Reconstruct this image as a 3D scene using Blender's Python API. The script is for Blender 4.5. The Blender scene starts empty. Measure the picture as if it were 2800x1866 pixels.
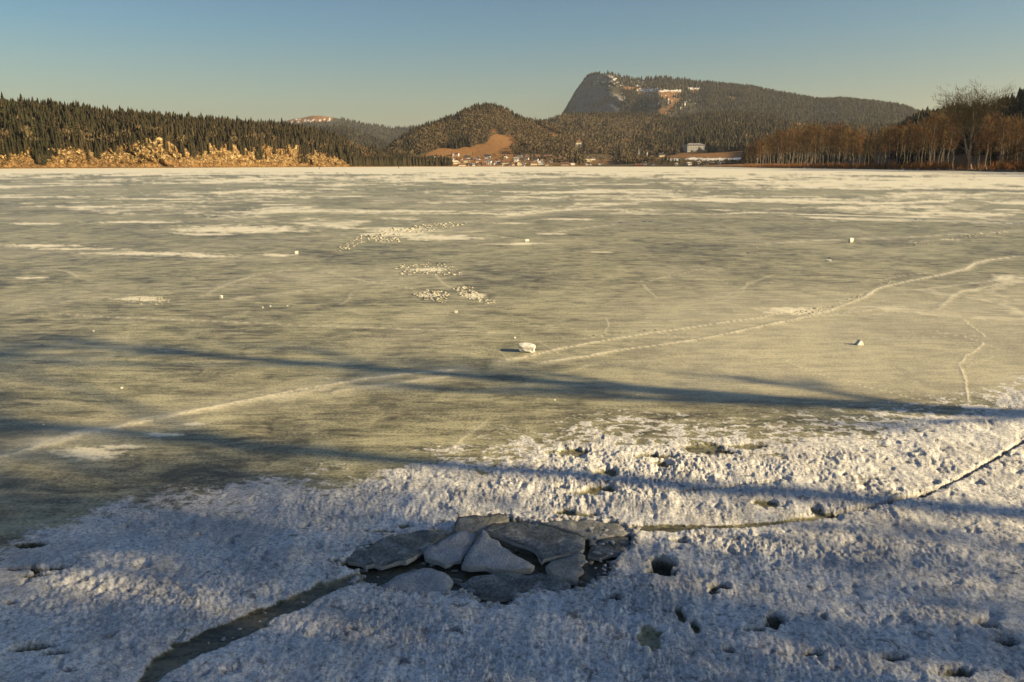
import bpy, bmesh, math, random
import numpy as np
from mathutils import Vector
random.seed(7)
rng = np.random.default_rng(11)
R = math.radians
scene = bpy.context.scene
COL = scene.collection

# ------------------------------------------------------------------ camera
CAM_H = 2.2            # eye height over the ice, metres
FPX = 2178.0           # focal length in photograph pixels (2800 wide) = 28 mm lens
HORIZON = 452.0
PITCH = math.atan((933.0 - HORIZON) / FPX)
cam_d = bpy.data.cameras.new('camera')
cam_d.lens = 28.0
cam_d.sensor_width = 36.0
cam_d.clip_start = 0.05
cam_d.clip_end = 60000
cam = bpy.data.objects.new('camera', cam_d)
COL.objects.link(cam)
cam.location = (0, 0, CAM_H)
cam.rotation_euler = (R(90) - PITCH, 0, 0)
scene.camera = cam

# ------------------------------------------------------------------ light
SUN_AZ = 16.0          # degrees behind the right-hand side
SUN_EL = 21.0
SUN_STRENGTH = 5.0
SKY_STRENGTH = 0.050
world = bpy.data.worlds.new('World')
scene.world = world
world.use_nodes = True
wt = world.node_tree
wt.nodes.clear()
wo = wt.nodes.new('ShaderNodeOutputWorld')
bg = wt.nodes.new('ShaderNodeBackground')
sky = wt.nodes.new('ShaderNodeTexSky')
sky.sky_type = 'NISHITA'
sky.sun_disc = False
sky.sun_elevation = R(SUN_EL)
sky.sun_rotation = R(90 + SUN_AZ)
sky.altitude = 1000
sky.air_density = 1.0
sky.dust_density = 4.0
sky.ozone_density = 1.6
bg.inputs['Strength'].default_value = SKY_STRENGTH
# warm valley haze low down, clear blue above (the same all the way round)
tcw = wt.nodes.new('ShaderNodeTexCoord'); sxyz = wt.nodes.new('ShaderNodeSeparateXYZ')
crw = wt.nodes.new('ShaderNodeValToRGB'); mxw = wt.nodes.new('ShaderNodeMix'); mxw.data_type = 'RGBA'; mxw.blend_type = 'MULTIPLY'; mxw.inputs[0].default_value = 1
els = crw.color_ramp.elements
els.new(0.5); els.new(0.7)
for e_, (p_, c_) in zip(els, [(0.0, (1.32, 1.05, 0.60)), (0.07, (1.12, 1.03, 0.74)), (0.15, (0.72, 0.95, 0.92)), (0.30, (0.52, 0.70, 0.92))]):
    e_.position = p_; e_.color = (c_[0], c_[1], c_[2], 1)
wt.links.new(tcw.outputs['Generated'], sxyz.inputs[0]); wt.links.new(sxyz.outputs['Z'], crw.inputs[0])
wt.links.new(sky.outputs[0], mxw.inputs[6]); wt.links.new(crw.outputs[0], mxw.inputs[7]); wt.links.new(mxw.outputs[2], bg.inputs['Color'])
wt.links.new(bg.outputs[0], wo.inputs['Surface'])
sd = bpy.data.lights.new('sun', 'SUN')
sd.energy = SUN_STRENGTH
sd.angle = R(0.5)
sd.color = (1.0, 0.78, 0.44)
sun = bpy.data.objects.new('sun', sd)
COL.objects.link(sun)
# direction towards the sun
SDIR = Vector((math.cos(R(SUN_EL)) * math.cos(R(SUN_AZ)), -math.cos(R(SUN_EL)) * math.sin(R(SUN_AZ)), math.sin(R(SUN_EL))))
sun.rotation_euler = SDIR.to_track_quat('Z', 'Y').to_euler()
sun.location = (60, -20, 40)
vs = scene.view_settings
vs.view_transform = 'Standard'
vs.look = 'None'
vs.gamma = 1
vs.exposure = 1.1
vs.use_curve_mapping = False

# ------------------------------------------------------------------ picture -> place
SP, CP = math.sin(PITCH), math.cos(PITCH)
def ray(px, py):
    x = (np.asarray(px, float) - 1400) / FPX
    y = -(np.asarray(py, float) - 933) / FPX
    return x, CP + y * SP, -SP + y * CP
def at(px, py, Y):
    dx, dy, dz = ray(px, py)
    t = Y / dy
    return dx * t, Y + 0 * t, CAM_H + dz * t
def ground(px, py, z=0.0):
    dx, dy, dz = ray(px, py)
    t = (z - CAM_H) / dz
    return dx * t, dy * t
def project(X, Y, Z):
    zc = Z - CAM_H
    depth = Y * CP - zc * SP
    up = Y * SP + zc * CP
    return 1400 + FPX * X / depth, 933 - FPX * up / depth

# ------------------------------------------------------------------ noise
def _hash(ix, iy, seed):
    h = (ix.astype(np.int64) * 374761393 + iy.astype(np.int64) * 668265263 + seed * 974634777) & 0xFFFFFFFF
    h = ((h ^ (h >> 13)) * 1274126177) & 0xFFFFFFFF
    return (h ^ (h >> 16)) & 0xFFFFFFFF
def perlin(x, y, seed=0):
    x = np.asarray(x, float); y = np.asarray(y, float)
    ix = np.floor(x); iy = np.floor(y)
    fx = x - ix; fy = y - iy
    ix = ix.astype(np.int64); iy = iy.astype(np.int64)
    u = fx * fx * fx * (fx * (fx * 6 - 15) + 10)
    v = fy * fy * fy * (fy * (fy * 6 - 15) + 10)
    def g(a, b):
        ang = _hash(ix + a, iy + b, seed) * (2 * math.pi / 4294967296.0)
        return np.cos(ang) * (fx - a) + np.sin(ang) * (fy - b)
    return 1.5 * ((g(0, 0) * (1 - u) + g(1, 0) * u) * (1 - v) + (g(0, 1) * (1 - u) + g(1, 1) * u) * v)
def fbm(x, y, octaves=4, seed=0, gain=0.5, lac=2.03):
    a = 1.0; s = 0; f = 1.0; n = 0
    for k in range(octaves):
        s = s + a * perlin(x * f + 17.3 * k, y * f - 9.1 * k, seed + k)
        n += a; a *= gain; f *= lac
    return s / n
def sstep(a, b, x):
    t = np.clip((x - a) / (b - a), 0, 1)
    return t * t * (3 - 2 * t)
def in_poly(px, py, poly):
    inside = np.zeros(np.shape(px), bool)
    n = len(poly)
    for i in range(n):
        x0, y0 = poly[i]; x1, y1 = poly[(i + 1) % n]
        if y0 == y1: continue
        c = ((y0 > py) != (y1 > py)) & (px < (x1 - x0) * (py - y0) / (y1 - y0) + x0)
        inside ^= c
    return inside
def dist_line(X, Y, pts):
    best = np.full(X.shape, 1e9); par = np.zeros(X.shape)
    n = len(pts) - 1
    for i in range(n):
        ax, ay = pts[i]; bx, by = pts[i + 1]
        dx, dy = bx - ax, by - ay
        L = dx * dx + dy * dy + 1e-12
        t = np.clip(((X - ax) * dx + (Y - ay) * dy) / L, 0, 1)
        d = np.hypot(X - ax - t * dx, Y - ay - t * dy)
        m = d < best
        best = np.where(m, d, best); par = np.where(m, (i + t) / n, par)
    return best, par
def world_line(pp, z=0.0):
    return [tuple(float(c) for c in ground(a, b, z)) for a, b in pp]

# ------------------------------------------------------------------ object helpers
def props(o, label=None, cat=None, group=None, kind=None):
    if label: o['label'] = label
    if cat: o['category'] = cat
    if group: o['group'] = group
    if kind: o['kind'] = kind
    return o
def link(o, parent=None):
    COL.objects.link(o)
    if parent is not None: o.parent = parent
    return o
def mesh_np(name, V, F, mat=None, parent=None, smooth=False, attrs=None, obj_name=True):
    """V (n,3), F (m,k) with k 3 or 4"""
    me = bpy.data.meshes.new(name)
    V = np.ascontiguousarray(V, np.float32); F = np.ascontiguousarray(F, np.int32)
    m, k = F.shape
    me.vertices.add(len(V)); me.vertices.foreach_set('co', V.ravel())
    me.loops.add(m * k); me.loops.foreach_set('vertex_index', F.ravel())
    me.polygons.add(m)
    me.polygons.foreach_set('loop_start', np.arange(0, m * k, k, dtype=np.int32))
    me.polygons.foreach_set('loop_total', np.full(m, k, np.int32))
    if smooth: me.polygons.foreach_set('use_smooth', np.ones(m, bool))
    for an, av in (attrs or {}).items():
        a = me.attributes.new(an, 'FLOAT', 'POINT')
        a.data.foreach_set('value', np.ascontiguousarray(av, np.float32).ravel())
    me.update(calc_edges=True)
    if mat: me.materials.append(mat)
    if not obj_name: return me
    return link(bpy.data.objects.new(name, me), parent)
def new_obj(name, me, parent=None, loc=None):
    o = bpy.data.objects.new(name, me)
    if loc is not None: o.location = loc
    return link(o, parent)
def empty(name, loc, rz=0.0):
    o = bpy.data.objects.new(name, None)
    o.location = loc; o.rotation_euler = (0, 0, rz); o.empty_display_size = 0.3
    return link(o)
def bm_mesh(name, bm, mat):
    me = bpy.data.meshes.new(name)
    bm.to_mesh(me); bm.free()
    if mat: me.materials.append(mat)
    return me
def copy_tree(o, parent=None):
    c = o.copy(); link(c)
    if parent is not None:
        c.parent = parent
    for ch in o.children: copy_tree(ch, c)
    return c

# ------------------------------------------------------------------ materials
class NT:
    def __init__(s, name):
        s.m = bpy.data.materials.new(name); s.m.use_nodes = True
        s.t = s.m.node_tree; s.t.nodes.clear()
        s.out = s.t.nodes.new('ShaderNodeOutputMaterial')
        s.b = s.t.nodes.new('ShaderNodeBsdfPrincipled')
        s.t.links.new(s.b.outputs[0], s.out.inputs['Surface'])
    def n(s, typ, **kw):
        nd = s.t.nodes.new(typ)
        for k, v in kw.items(): setattr(nd, k, v)
        return nd
    def l(s, a, b): s.t.links.new(a, b)
    def val(s, sock, v):
        if hasattr(v, 'is_output') or hasattr(v, 'links'): s.l(v, sock)
        else: sock.default_value = v
    def coords(s, scale=(1, 1, 1), rot=(0, 0, 0)):
        tc = s.n('ShaderNodeTexCoord'); mp = s.n('ShaderNodeMapping')
        mp.inputs['Scale'].default_value = scale; mp.inputs['Rotation'].default_value = rot
        s.l(tc.outputs['Object'], mp.inputs['Vector'])
        return mp.outputs[0]
    def noise(s, vec, scale, detail=4, rough=0.55, dist=0.0):
        nd = s.n('ShaderNodeTexNoise')
        nd.inputs['Scale'].default_value = scale; nd.inputs['Detail'].default_value = detail
        nd.inputs['Roughness'].default_value = rough; nd.inputs['Distortion'].default_value = dist
        s.l(vec, nd.inputs['Vector']); return nd.outputs['Fac']
    def ramp(s, f, stops):
        nd = s.n('ShaderNodeValToRGB'); cr = nd.color_ramp
        while len(cr.elements) < len(stops): cr.elements.new(0.5)
        for e, (p, c) in zip(cr.elements, stops):
            e.position = p; e.color = (c[0], c[1], c[2], 1) if hasattr(c, '__len__') else (c, c, c, 1)
        s.l(f, nd.inputs[0]); return nd.outputs[0]
    def rng(s, f, a, b, c=0.0, d=1.0):
        nd = s.n('ShaderNodeMapRange'); nd.clamp = True
        nd.inputs[1].default_value = a; nd.inputs[2].default_value = b
        nd.inputs[3].default_value = c; nd.inputs[4].default_value = d
        s.l(f, nd.inputs[0]); return nd.outputs[0]
    def mix(s, f, a, b, mode='MIX'):
        nd = s.n('ShaderNodeMix'); nd.data_type = 'RGBA'; nd.blend_type = mode
        s.val(nd.inputs[0], f)
        for sk, v in ((nd.inputs[6], a), (nd.inputs[7], b)):
            if isinstance(v, tuple): sk.default_value = (v[0], v[1], v[2], 1)
            else: s.l(v, sk)
        return nd.outputs[2]
    def math(s, op, a, b=0.0, clamp=False):
        nd = s.n('ShaderNodeMath', operation=op); nd.use_clamp = clamp
        s.val(nd.inputs[0], a); s.val(nd.inputs[1], b); return nd.outputs[0]
    def attr(s, name):
        nd = s.n('ShaderNodeAttribute'); nd.attribute_name = name; return nd.outputs['Fac']
    def bump(s, h, strength, dist):
        nd = s.n('ShaderNodeBump'); s.val(nd.inputs['Strength'], strength); nd.inputs['Distance'].default_value = dist
        s.l(h, nd.inputs['Height']); s.l(nd.outputs[0], s.b.inputs['Normal']); return nd
    def base(s, c):
        if isinstance(c, tuple): s.b.inputs['Base Color'].default_value = (c[0], c[1], c[2], 1)
        else: s.l(c, s.b.inputs['Base Color'])
    def rough(s, r): s.val(s.b.inputs['Roughness'], r)

def simple(name, c1, c2, scale=1.0, rough=0.9, spec=0.2, bumpd=0.0, detail=4):
    m = NT(name); v = m.coords()
    f = m.noise(v, scale, detail)
    m.base(m.mix(m.rng(f, 0.3, 0.7), c1, c2)); m.rough(rough)
    m.b.inputs['Specular IOR Level'].default_value = spec
    if bumpd: m.bump(f, 0.6, bumpd)
    return m.m

def mat_ice():
    m = NT('lake_ice'); v = m.coords()
    snow = m.attr('snow'); pale = m.attr('pale'); dark = m.attr('dark'); drift = m.attr('drift')
    n_far = m.noise(v, 0.05, 6, 0.68, 0.8)
    n_big = m.noise(v, 0.35, 6, 0.62, 0.8)
    n_mid = m.noise(v, 2.0, 7, 0.70, 0.8)
    n_fine = m.noise(v, 38, 4, 0.72)
    n_clot = m.noise(v, 95, 3, 0.7)
    n_grain = m.noise(v, 230, 2, 0.7)
    t = m.math('ADD', m.math('MULTIPLY', n_far, 0.25), m.math('MULTIPLY', n_big, 0.35))
    t = m.math('ADD', t, m.math('MULTIPLY', n_mid, 0.40))
    ice = m.ramp(t, [(0.40, (0.065, 0.058, 0.032)), (0.46, (0.180, 0.170, 0.092)), (0.52, (0.31, 0.295, 0.165)), (0.61, (0.52, 0.485, 0.28))])
    fl = m.math('MULTIPLY', m.rng(n_fine, 0.47, 0.60), m.rng(n_mid, 0.36, 0.60))
    ice = m.mix(m.math('MULTIPLY', fl, 0.55), ice, (0.50, 0.455, 0.33))
    ice = m.mix(m.math('MULTIPLY', m.rng(n_fine, 0.50, 0.38), 0.62), ice, (0.045, 0.040, 0.024))
    # wind-scoured streaks
    v2 = m.coords((0.35, 1.5, 1), (0, 0, R(-8))); n_st = m.noise(v2, 4.5, 8, 0.80, 0.5)
    ice = m.mix(m.math('MULTIPLY', m.rng(n_st, 0.51, 0.64), 0.60), ice, (0.54, 0.49, 0.31))
    ice = m.mix(m.math('MULTIPLY', m.rng(n_st, 0.49, 0.38), 0.78), ice, (0.055, 0.049, 0.028))
    pl = m.math('MULTIPLY', pale, m.rng(n_fine, 0.25, 0.6, 0.5, 1.0))
    ice = m.mix(pl, ice, (0.80, 0.73, 0.53))
    dr = m.math('ADD', drift, m.math('MULTIPLY', m.math('SUBTRACT', n_mid, 0.5), 0.9))
    dr = m.math('ADD', dr, m.math('MULTIPLY', m.math('SUBTRACT', n_big, 0.5), 0.5))
    ice = m.mix(m.rng(dr, 0.20, 0.95), ice, (0.84, 0.775, 0.57))
    # crusted snow: pale crystals over greyer wet granules
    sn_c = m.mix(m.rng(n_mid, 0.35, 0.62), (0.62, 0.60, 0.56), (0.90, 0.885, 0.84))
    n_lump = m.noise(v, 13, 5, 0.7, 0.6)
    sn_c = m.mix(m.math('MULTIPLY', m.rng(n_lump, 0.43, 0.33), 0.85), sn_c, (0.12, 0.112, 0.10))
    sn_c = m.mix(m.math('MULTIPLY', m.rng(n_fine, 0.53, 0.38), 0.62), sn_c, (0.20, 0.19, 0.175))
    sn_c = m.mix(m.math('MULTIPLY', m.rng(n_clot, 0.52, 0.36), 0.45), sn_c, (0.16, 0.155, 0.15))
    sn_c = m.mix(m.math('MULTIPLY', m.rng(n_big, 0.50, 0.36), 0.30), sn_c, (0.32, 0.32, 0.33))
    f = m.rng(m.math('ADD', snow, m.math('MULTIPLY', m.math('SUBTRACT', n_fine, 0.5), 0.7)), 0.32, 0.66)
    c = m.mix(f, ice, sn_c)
    c = m.mix(dark, c, (0.026, 0.025, 0.018))
    m.base(c)
    rg = m.math('ADD', m.math('MULTIPLY', f, 0.35), 0.40)
    m.rough(m.math('SUBTRACT', rg, m.math('MULTIPLY', dark, 0.30), True))
    m.b.inputs['Specular IOR Level'].default_value = 0.26
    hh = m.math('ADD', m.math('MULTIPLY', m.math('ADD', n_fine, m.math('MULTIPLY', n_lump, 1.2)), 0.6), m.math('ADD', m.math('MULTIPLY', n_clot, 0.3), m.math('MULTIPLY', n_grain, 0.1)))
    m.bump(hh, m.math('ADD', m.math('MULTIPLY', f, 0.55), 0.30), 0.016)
    return m.m

def mat_terrain(name, cols, scale, bumpd):
    """attributes: grass, white, rock"""
    m = NT(name); v = m.coords()
    n1 = m.noise(v, scale, 8, 0.7)
    n2 = m.noise(v, scale * 6, 4, 0.7)
    c = m.mix(m.rng(n1, 0.35, 0.65), cols[0], cols[1])
    g = m.mix(m.rng(n2, 0.3, 0.7), (0.20, 0.098, 0.038), (0.30, 0.165, 0.065))
    c = m.mix(m.attr('grass'), c, g)
    rk = m.mix(m.rng(n2, 0.35, 0.62), (0.085, 0.080, 0.078), (0.24, 0.22, 0.20))
    c = m.mix(m.attr('rock'), c, rk)
    c = m.mix(m.attr('white'), c, (0.78, 0.75, 0.68))
    m.base(c); m.rough(0.95); m.b.inputs['Specular IOR Level'].default_value = 0.1
    m.bump(n1, 0.8, bumpd)
    return m.m

def mat_cliff():
    m = NT('cliff_rock'); v = m.coords((1, 1, 1.6))
    n1 = m.noise(v, 0.09, 6, 0.7, 1.2)
    n2 = m.noise(v, 0.28, 6, 0.8, 0.8)
    n3 = m.noise(v, 0.05, 3, 0.6)
    c = m.ramp(n2, [(0.38, (0.045, 0.028, 0.015)), (0.46, (0.15, 0.082, 0.032)), (0.52, (0.36, 0.24, 0.095)), (0.60, (0.62, 0.50, 0.27))])
    earth = m.mix(m.rng(n1, 0.4, 0.6), (0.11, 0.055, 0.021), (0.26, 0.145, 0.052))
    c = m.mix(m.rng(m.math('ADD', m.math('MULTIPLY', n1, 0.5), m.math('MULTIPLY', n3, 0.5)), 0.45, 0.58, 0.0, 0.85), c, earth)
    sx = m.n('ShaderNodeSeparateXYZ'); m.l(m.coords(), sx.inputs[0])
    low = m.rng(m.math('ADD', sx.outputs['Z'], m.math('MULTIPLY', m.math('SUBTRACT', n3, 0.5), 30.0)), 6.5, 2.0)
    c = m.mix(m.math('MULTIPLY', low, 0.8), c, earth)
    m.base(c); m.rough(0.9); m.b.inputs['Specular IOR Level'].default_value = 0.15
    vo = m.n('ShaderNodeTexVoronoi'); vo.feature = 'DISTANCE_TO_EDGE'; vo.inputs['Scale'].default_value = 0.22; m.l(m.coords((1, 1, .7)), vo.inputs['Vector'])
    cl = m.rng(vo.outputs['Distance'], 0.0, 0.12)
    m.base(m.mix(cl, (0.07, 0.042, 0.02), c))  # crevice shadow painted into the rock colour along the cell edges
    m.bump(n2, 1.0, 1.2)
    return m.m

def mat_foliage(name, c1, c2, use_tint=False):
    m = NT(name); v = m.coords()
    if use_tint: f = m.attr('tint')
    else:
        oi = m.n('ShaderNodeObjectInfo'); f = oi.outputs['Random']
    n = m.noise(v, 1.5, 3)
    f = m.math('ADD', m.math('MULTIPLY', f, 0.6), m.math('MULTIPLY', n, 0.4))
    m.base(m.mix(f, c1, c2)); m.rough(0.85); m.b.inputs['Specular IOR Level'].default_value = 0.15
    return m.m

M_ICE = mat_ice()
M_SPRUCE = mat_foliage('spruce_needles', (0.012, 0.014, 0.006), (0.044, 0.040, 0.018))
M_SPRUCE_T = mat_foliage('spruce_needles_wood', (0.012, 0.013, 0.006), (0.060, 0.045, 0.022), True)
M_BROAD_T = mat_foliage('bare_twigs_wood', (0.065, 0.043, 0.023), (0.170, 0.128, 0.070), True)
M_TWIG = mat_foliage('brown_twigs', (0.085, 0.050, 0.022), (0.270, 0.165, 0.065))
M_BARK = simple('pale_bark', (0.34, 0.29, 0.22), (0.10, 0.08, 0.06), 1.6, 0.9)
M_BARK_D = simple('dark_bark', (0.09, 0.07, 0.05), (0.045, 0.035, 0.026), 3.0, 0.95)
M_REED = mat_foliage('dry_reed', (0.16, 0.062, 0.018), (0.34, 0.155, 0.045), True)
M_CLIFF = mat_cliff()

# ------------------------------------------------------------------ lake ice (one sheet, finest near the camera)
SNOW_EDGE = [(-400, 1640), (0, 1500), (90, 1462), (240, 1400), (330, 1385), (420, 1372), (640, 1345), (720, 1325), (860, 1312), (980, 1300),
             (1120, 1275), (1230, 1250), (1350, 1240), (1500, 1232), (1560, 1205), (1640, 1195), (1760, 1188),
             (1850, 1195), (1950, 1215), (2100, 1200), (2250, 1190), (2400, 1165), (2550, 1140), (2680, 1112), (2790, 1075), (3000, 1010), (3500, 960)]
CH_LEFT = [(300, 1960), (420, 1845), (480, 1800), (600, 1745), (700, 1695), (800, 1652), (900, 1612), (1000, 1580), (1090, 1555)]
CR_RIGHT = [(2860, 1180), (2780, 1222), (2745, 1246), (2680, 1285), (2600, 1328), (2520, 1358), (2440, 1382), (2330, 1403), (2260, 1412)]
CR_RIGHT2 = [(2270, 1410), (2200, 1422), (2120, 1432), (1980, 1440), (1850, 1442), (1740, 1448)]
CR_THIN = [(1720, 1356), (1800, 1352), (1900, 1346), (2000, 1334), (2130, 1324)]
HOLE = [(900, 1545), (940, 1512), (1060, 1470), (1150, 1455), (1235, 1450), (1243, 1412), (1375, 1404), (1490, 1426), (1600, 1418), (1700, 1436),
        (1728, 1470), (1725, 1492), (1695, 1520), (1680, 1560), (1655, 1572), (1610, 1608), (1560, 1622), (1430, 1627), (1385, 1652),
        (1335, 1656), (1300, 1635), (1240, 1622), (1150, 1628), (1050, 1622), (1010, 1600), (960, 1575)]
PITS = [  # px, py, radius px across, radius px down, depth
    (1680, 1642, 26, 14, .10), (1815, 1556, 48, 24, .10), (1788, 1570, 25, 14, .08), (1965, 1612, 34, 12, .06), (1950, 1625, 18, 12, .06),
    (2120, 1700, 22, 16, .07), (2105, 1722, 22, 10, .07), (2060, 1738, 34, 8, .05), (2250, 1703, 14, 8, .06), (2690, 1722, 34, 14, .07),
    (2745, 1768, 36, 12, .07), (1992, 1786, 18, 10, .07), (2225, 1795, 40, 8, .06), (2440, 1808, 46, 9, .06), (2620, 1850, 60, 14, .06),
    (100, 1782, 62, 12, .07), (150, 1800, 50, 10, .06), (90, 1492, 46, 9, .05), (60, 1560, 52, 6, .05), (130, 1562, 52, 9, .06), (95, 1580, 70, 5, .05),
    (30, 1655, 22, 6, .05), (765, 1652, 15, 12, .05), (700, 1715, 48, 9, .04), (520, 1768, 60, 14, .03),
    (1600, 1354, 40, 8, .03), (1644, 1344, 46, 11, .05), (1656, 1296, 34, 12, .05), (1810, 1270, 26, 9, .05), (1790, 1250, 56, 8, .04),
    (1565, 1240, 60, 12, .035), (1920, 1226, 62, 14, .035), (2040, 1222, 46, 9, .035), (1960, 1238, 60, 8, .04), (2090, 1384, 40, 10, .02),
    (1545, 1402, 26, 8, .05), (1600, 1408, 60, 5, .04), (1830, 1448, 70, 9, .05), (1860, 1488, 30, 7, .05), (1850, 1508, 16, 7, .05),
    (2235, 1400, 22, 14, .04), (1780, 1748, 46, 34, .015), (1100, 1438, 20, 7, .03), (1050, 1452, 60, 4, .03),
    (1900, 1720, 16, 16, .04), (1860, 1690, 12, 20, .04), (2360, 1330, 20, 6, .04), (2370, 1316, 30, 5, .04),
]
CRACKS = [  # healed cracks: line, half width in metres, strength
    ([(1365, 988), (1430, 978), (1500, 961), (1600, 941), (1700, 924), (1760, 914), (1900, 894), (2060, 872), (2140, 855), (2170, 850)], .022, 1.0),
    ([(1480, 994), (1600, 975), (1700, 957), (1820, 941), (1900, 931), (2000, 911), (2080, 893), (2200, 868), (2280, 846), (2360, 815), (2400, 790), (2470, 772), (2560, 755), (2640, 737), (2662, 722), (2700, 712), (2800, 700)], .028, 1.0),
    ([(2200, 868), (2300, 858), (2400, 846), (2480, 838)], .05, .6),
    ([(-40, 1262), (20, 1247), (90, 1226), (160, 1206), (300, 1172), (450, 1145), (520, 1128), (600, 1112), (700, 1092), (800, 1070), (900, 1055), (1000, 1036), (1150, 1020), (1260, 1010)], .03, 1.0),
    ([(330, 1165), (450, 1140), (600, 1113), (760, 1085), (900, 1062)], .10, .55),
    ([(100, 1220), (200, 1190), (300, 1172), (360, 1160)], .10, .75),
    ([(900, 1075), (1000, 1060), (1150, 1040), (1240, 1030)], .06, .5),
    ([(2648, 1102), (2645, 1060), (2632, 1020), (2622, 1000), (2640, 975), (2675, 952), (2692, 936)], .012, 1.0),
    ([(2632, 1010), (2670, 988), (2730, 974)], .02, .5),
    ([(2630, 872), (2660, 893), (2700, 925)], .010, .8),
    ([(2560, 905), (2640, 922), (2700, 942), (2740, 958)], .010, .6),
    ([(2140, 985), (2200, 1010), (2260, 1030), (2330, 1046), (2400, 1066), (2500, 1090), (2560, 1102)], .010, .7),
    ([(870, 742), (950, 757), (1000, 770), (1070, 780), (1135, 790)], .02, .45),
    ([(150, 858), (300, 868), (420, 872), (700, 884), (900, 893), (1150, 902), (1400, 912)], .018, .55),
    ([(2180, 932), (2350, 926), (2600, 920), (2780, 914)], .014, .5),
    ([(1240, 1222), (1270, 1195), (1330, 1152)], .012, .5),
    ([(560, 806), (620, 778), (700, 752), (800, 738), (850, 733)], .04, .4),
    ([(1800, 910), (1850, 920), (1905, 930)], .012, .6),
    ([(20, 858), (200, 822), (420, 800), (700, 775), (900, 745), (1000, 738)], .05, .35),
    ([(620, 820), (800, 800), (1000, 772), (1150, 758)], .06, .35),
    ([(2560, 850), (2620, 800), (2680, 790), (2780, 768)], .06, .6),
    ([(1360, 595), (1600, 568), (1800, 548), (2000, 535)], .25, .8),
    ([(1500, 640), (1560, 628), (1700, 612)], .10, .5),
    ([(2080, 668), (2200, 660), (2330, 655), (2500, 648), (2790, 632)], .12, .5),
]
_r = random.Random(5)
for _k in range(34):
    _x, _y = _r.uniform(100, 2750), _r.uniform(700, 1120)
    if _x < 1500 and _y > 1050: continue
    _l = [(_x, _y)]; _a = _r.uniform(-.5, .35)
    for _j in range(_r.randint(2, 5)):
        _a += _r.gauss(0, .45); _s = _r.uniform(22, 70)
        _x += _s * math.cos(_a); _y += _s * .45 * math.sin(_a); _l.append((_x, _y))
    CRACKS.append((_l, _r.uniform(.006, .012), _r.uniform(.25, .55)))
DARKLINES = [([(20, 962), (130, 940), (200, 928), (260, 916), (300, 910)], .016), ([(1540, 925), (1700, 910), (1800, 902)], .008),
             ([(1680, 610), (1790, 606)], .2), ([(2010, 690), (2270, 706)], .05), ([(2500, 600), (2790, 612)], .2)]
PATCHES = [  # px, py, rx, ry : drifted snow lying on the ice
    (660, 628, 230, 13), (560, 640, 120, 5), (420, 694, 210, 7), (560, 700, 90, 6), (110, 672, 140, 5), (200, 681, 180, 3), (760, 698, 70, 4), (1200, 650, 170, 9), (1080, 640, 120, 6),
    (1100, 578, 190, 4), (1400, 610, 60, 3), (760, 560, 80, 2.5), (300, 566, 260, 3), (380, 608, 180, 4), (90, 612, 100, 4), (80, 540, 140, 3),
    (1500, 640, 60, 3), (2430, 567, 130, 2.5), (2260, 545, 120, 2), (1960, 575, 60, 2), (1560, 600, 90, 3), (800, 576, 160, 3), (440, 545, 200, 2.5),
    (1175, 738, 60, 6), (1178, 808, 40, 7), (1298, 808, 44, 8), (1090, 630, 110, 8), (380, 818, 80, 9), (90, 760, 60, 3), (450, 1190, 60, 7), (530, 1160, 40, 4), (250, 1240, 120, 22), (330, 1222, 80, 8), (2170, 850, 110, 14), (1640, 690, 40, 2),
    (1450, 665, 60, 2), (1390, 668, 90, 3), (1760, 545, 120, 3), (1650, 558, 120, 3), (2600, 655, 50, 2), (2470, 475, 240, 2.5), (2330, 470, 200, 2), (2650, 479, 160, 3),
]

def ice_grid():
    az1 = np.linspace(-R(41), R(41), 1180)
    side_r = R(41) + (R(180) - R(41)) * np.linspace(0, 1, 60)[1:] ** 1.5
    az = np.concatenate([-side_r[::-1], az1, side_r[:-1]])
    # rows: about one render pixel apart below the horizon
    ypx = np.concatenate([np.arange(930, 458, -0.9), np.arange(457.9, 452.8, -0.35)])     # px rows at 1024*? -> use photo px scaled
    ypx = 452 + (ypx - 452) * (1980 - 452) / (930 - 452)
    pr = np.array([ground(1400, y)[1] for y in ypx])
    r = pr[np.argsort(pr)]
    r = np.concatenate([[0.0, 0.6, 1.1], r[r > 1.3]])
    far = r[-1] * 1.25 ** np.arange(1, 9)
    r = np.concatenate([r, far[far < 14000]])
    A, Rr = np.meshgrid(az, r)
    # equal projected rows: use Y rows inside the view, circles outside
    X = Rr * np.sin(A); Y = Rr * np.cos(A)
    n_r, n_a = A.shape
    idx = np.arange(n_r * n_a).reshape(n_r, n_a)
    F = np.stack([idx[:-1, :-1], idx[:-1, 1:], idx[1:, 1:], idx[1:, :-1]], -1).reshape(-1, 4)
    # close the ring behind the camera
    Fc = np.stack([idx[:-1, -1], idx[:-1, 0], idx[1:, 0], idx[1:, -1]], -1)
    return X.ravel(), Y.ravel(), np.concatenate([F, Fc])[:, ::-1]

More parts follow.
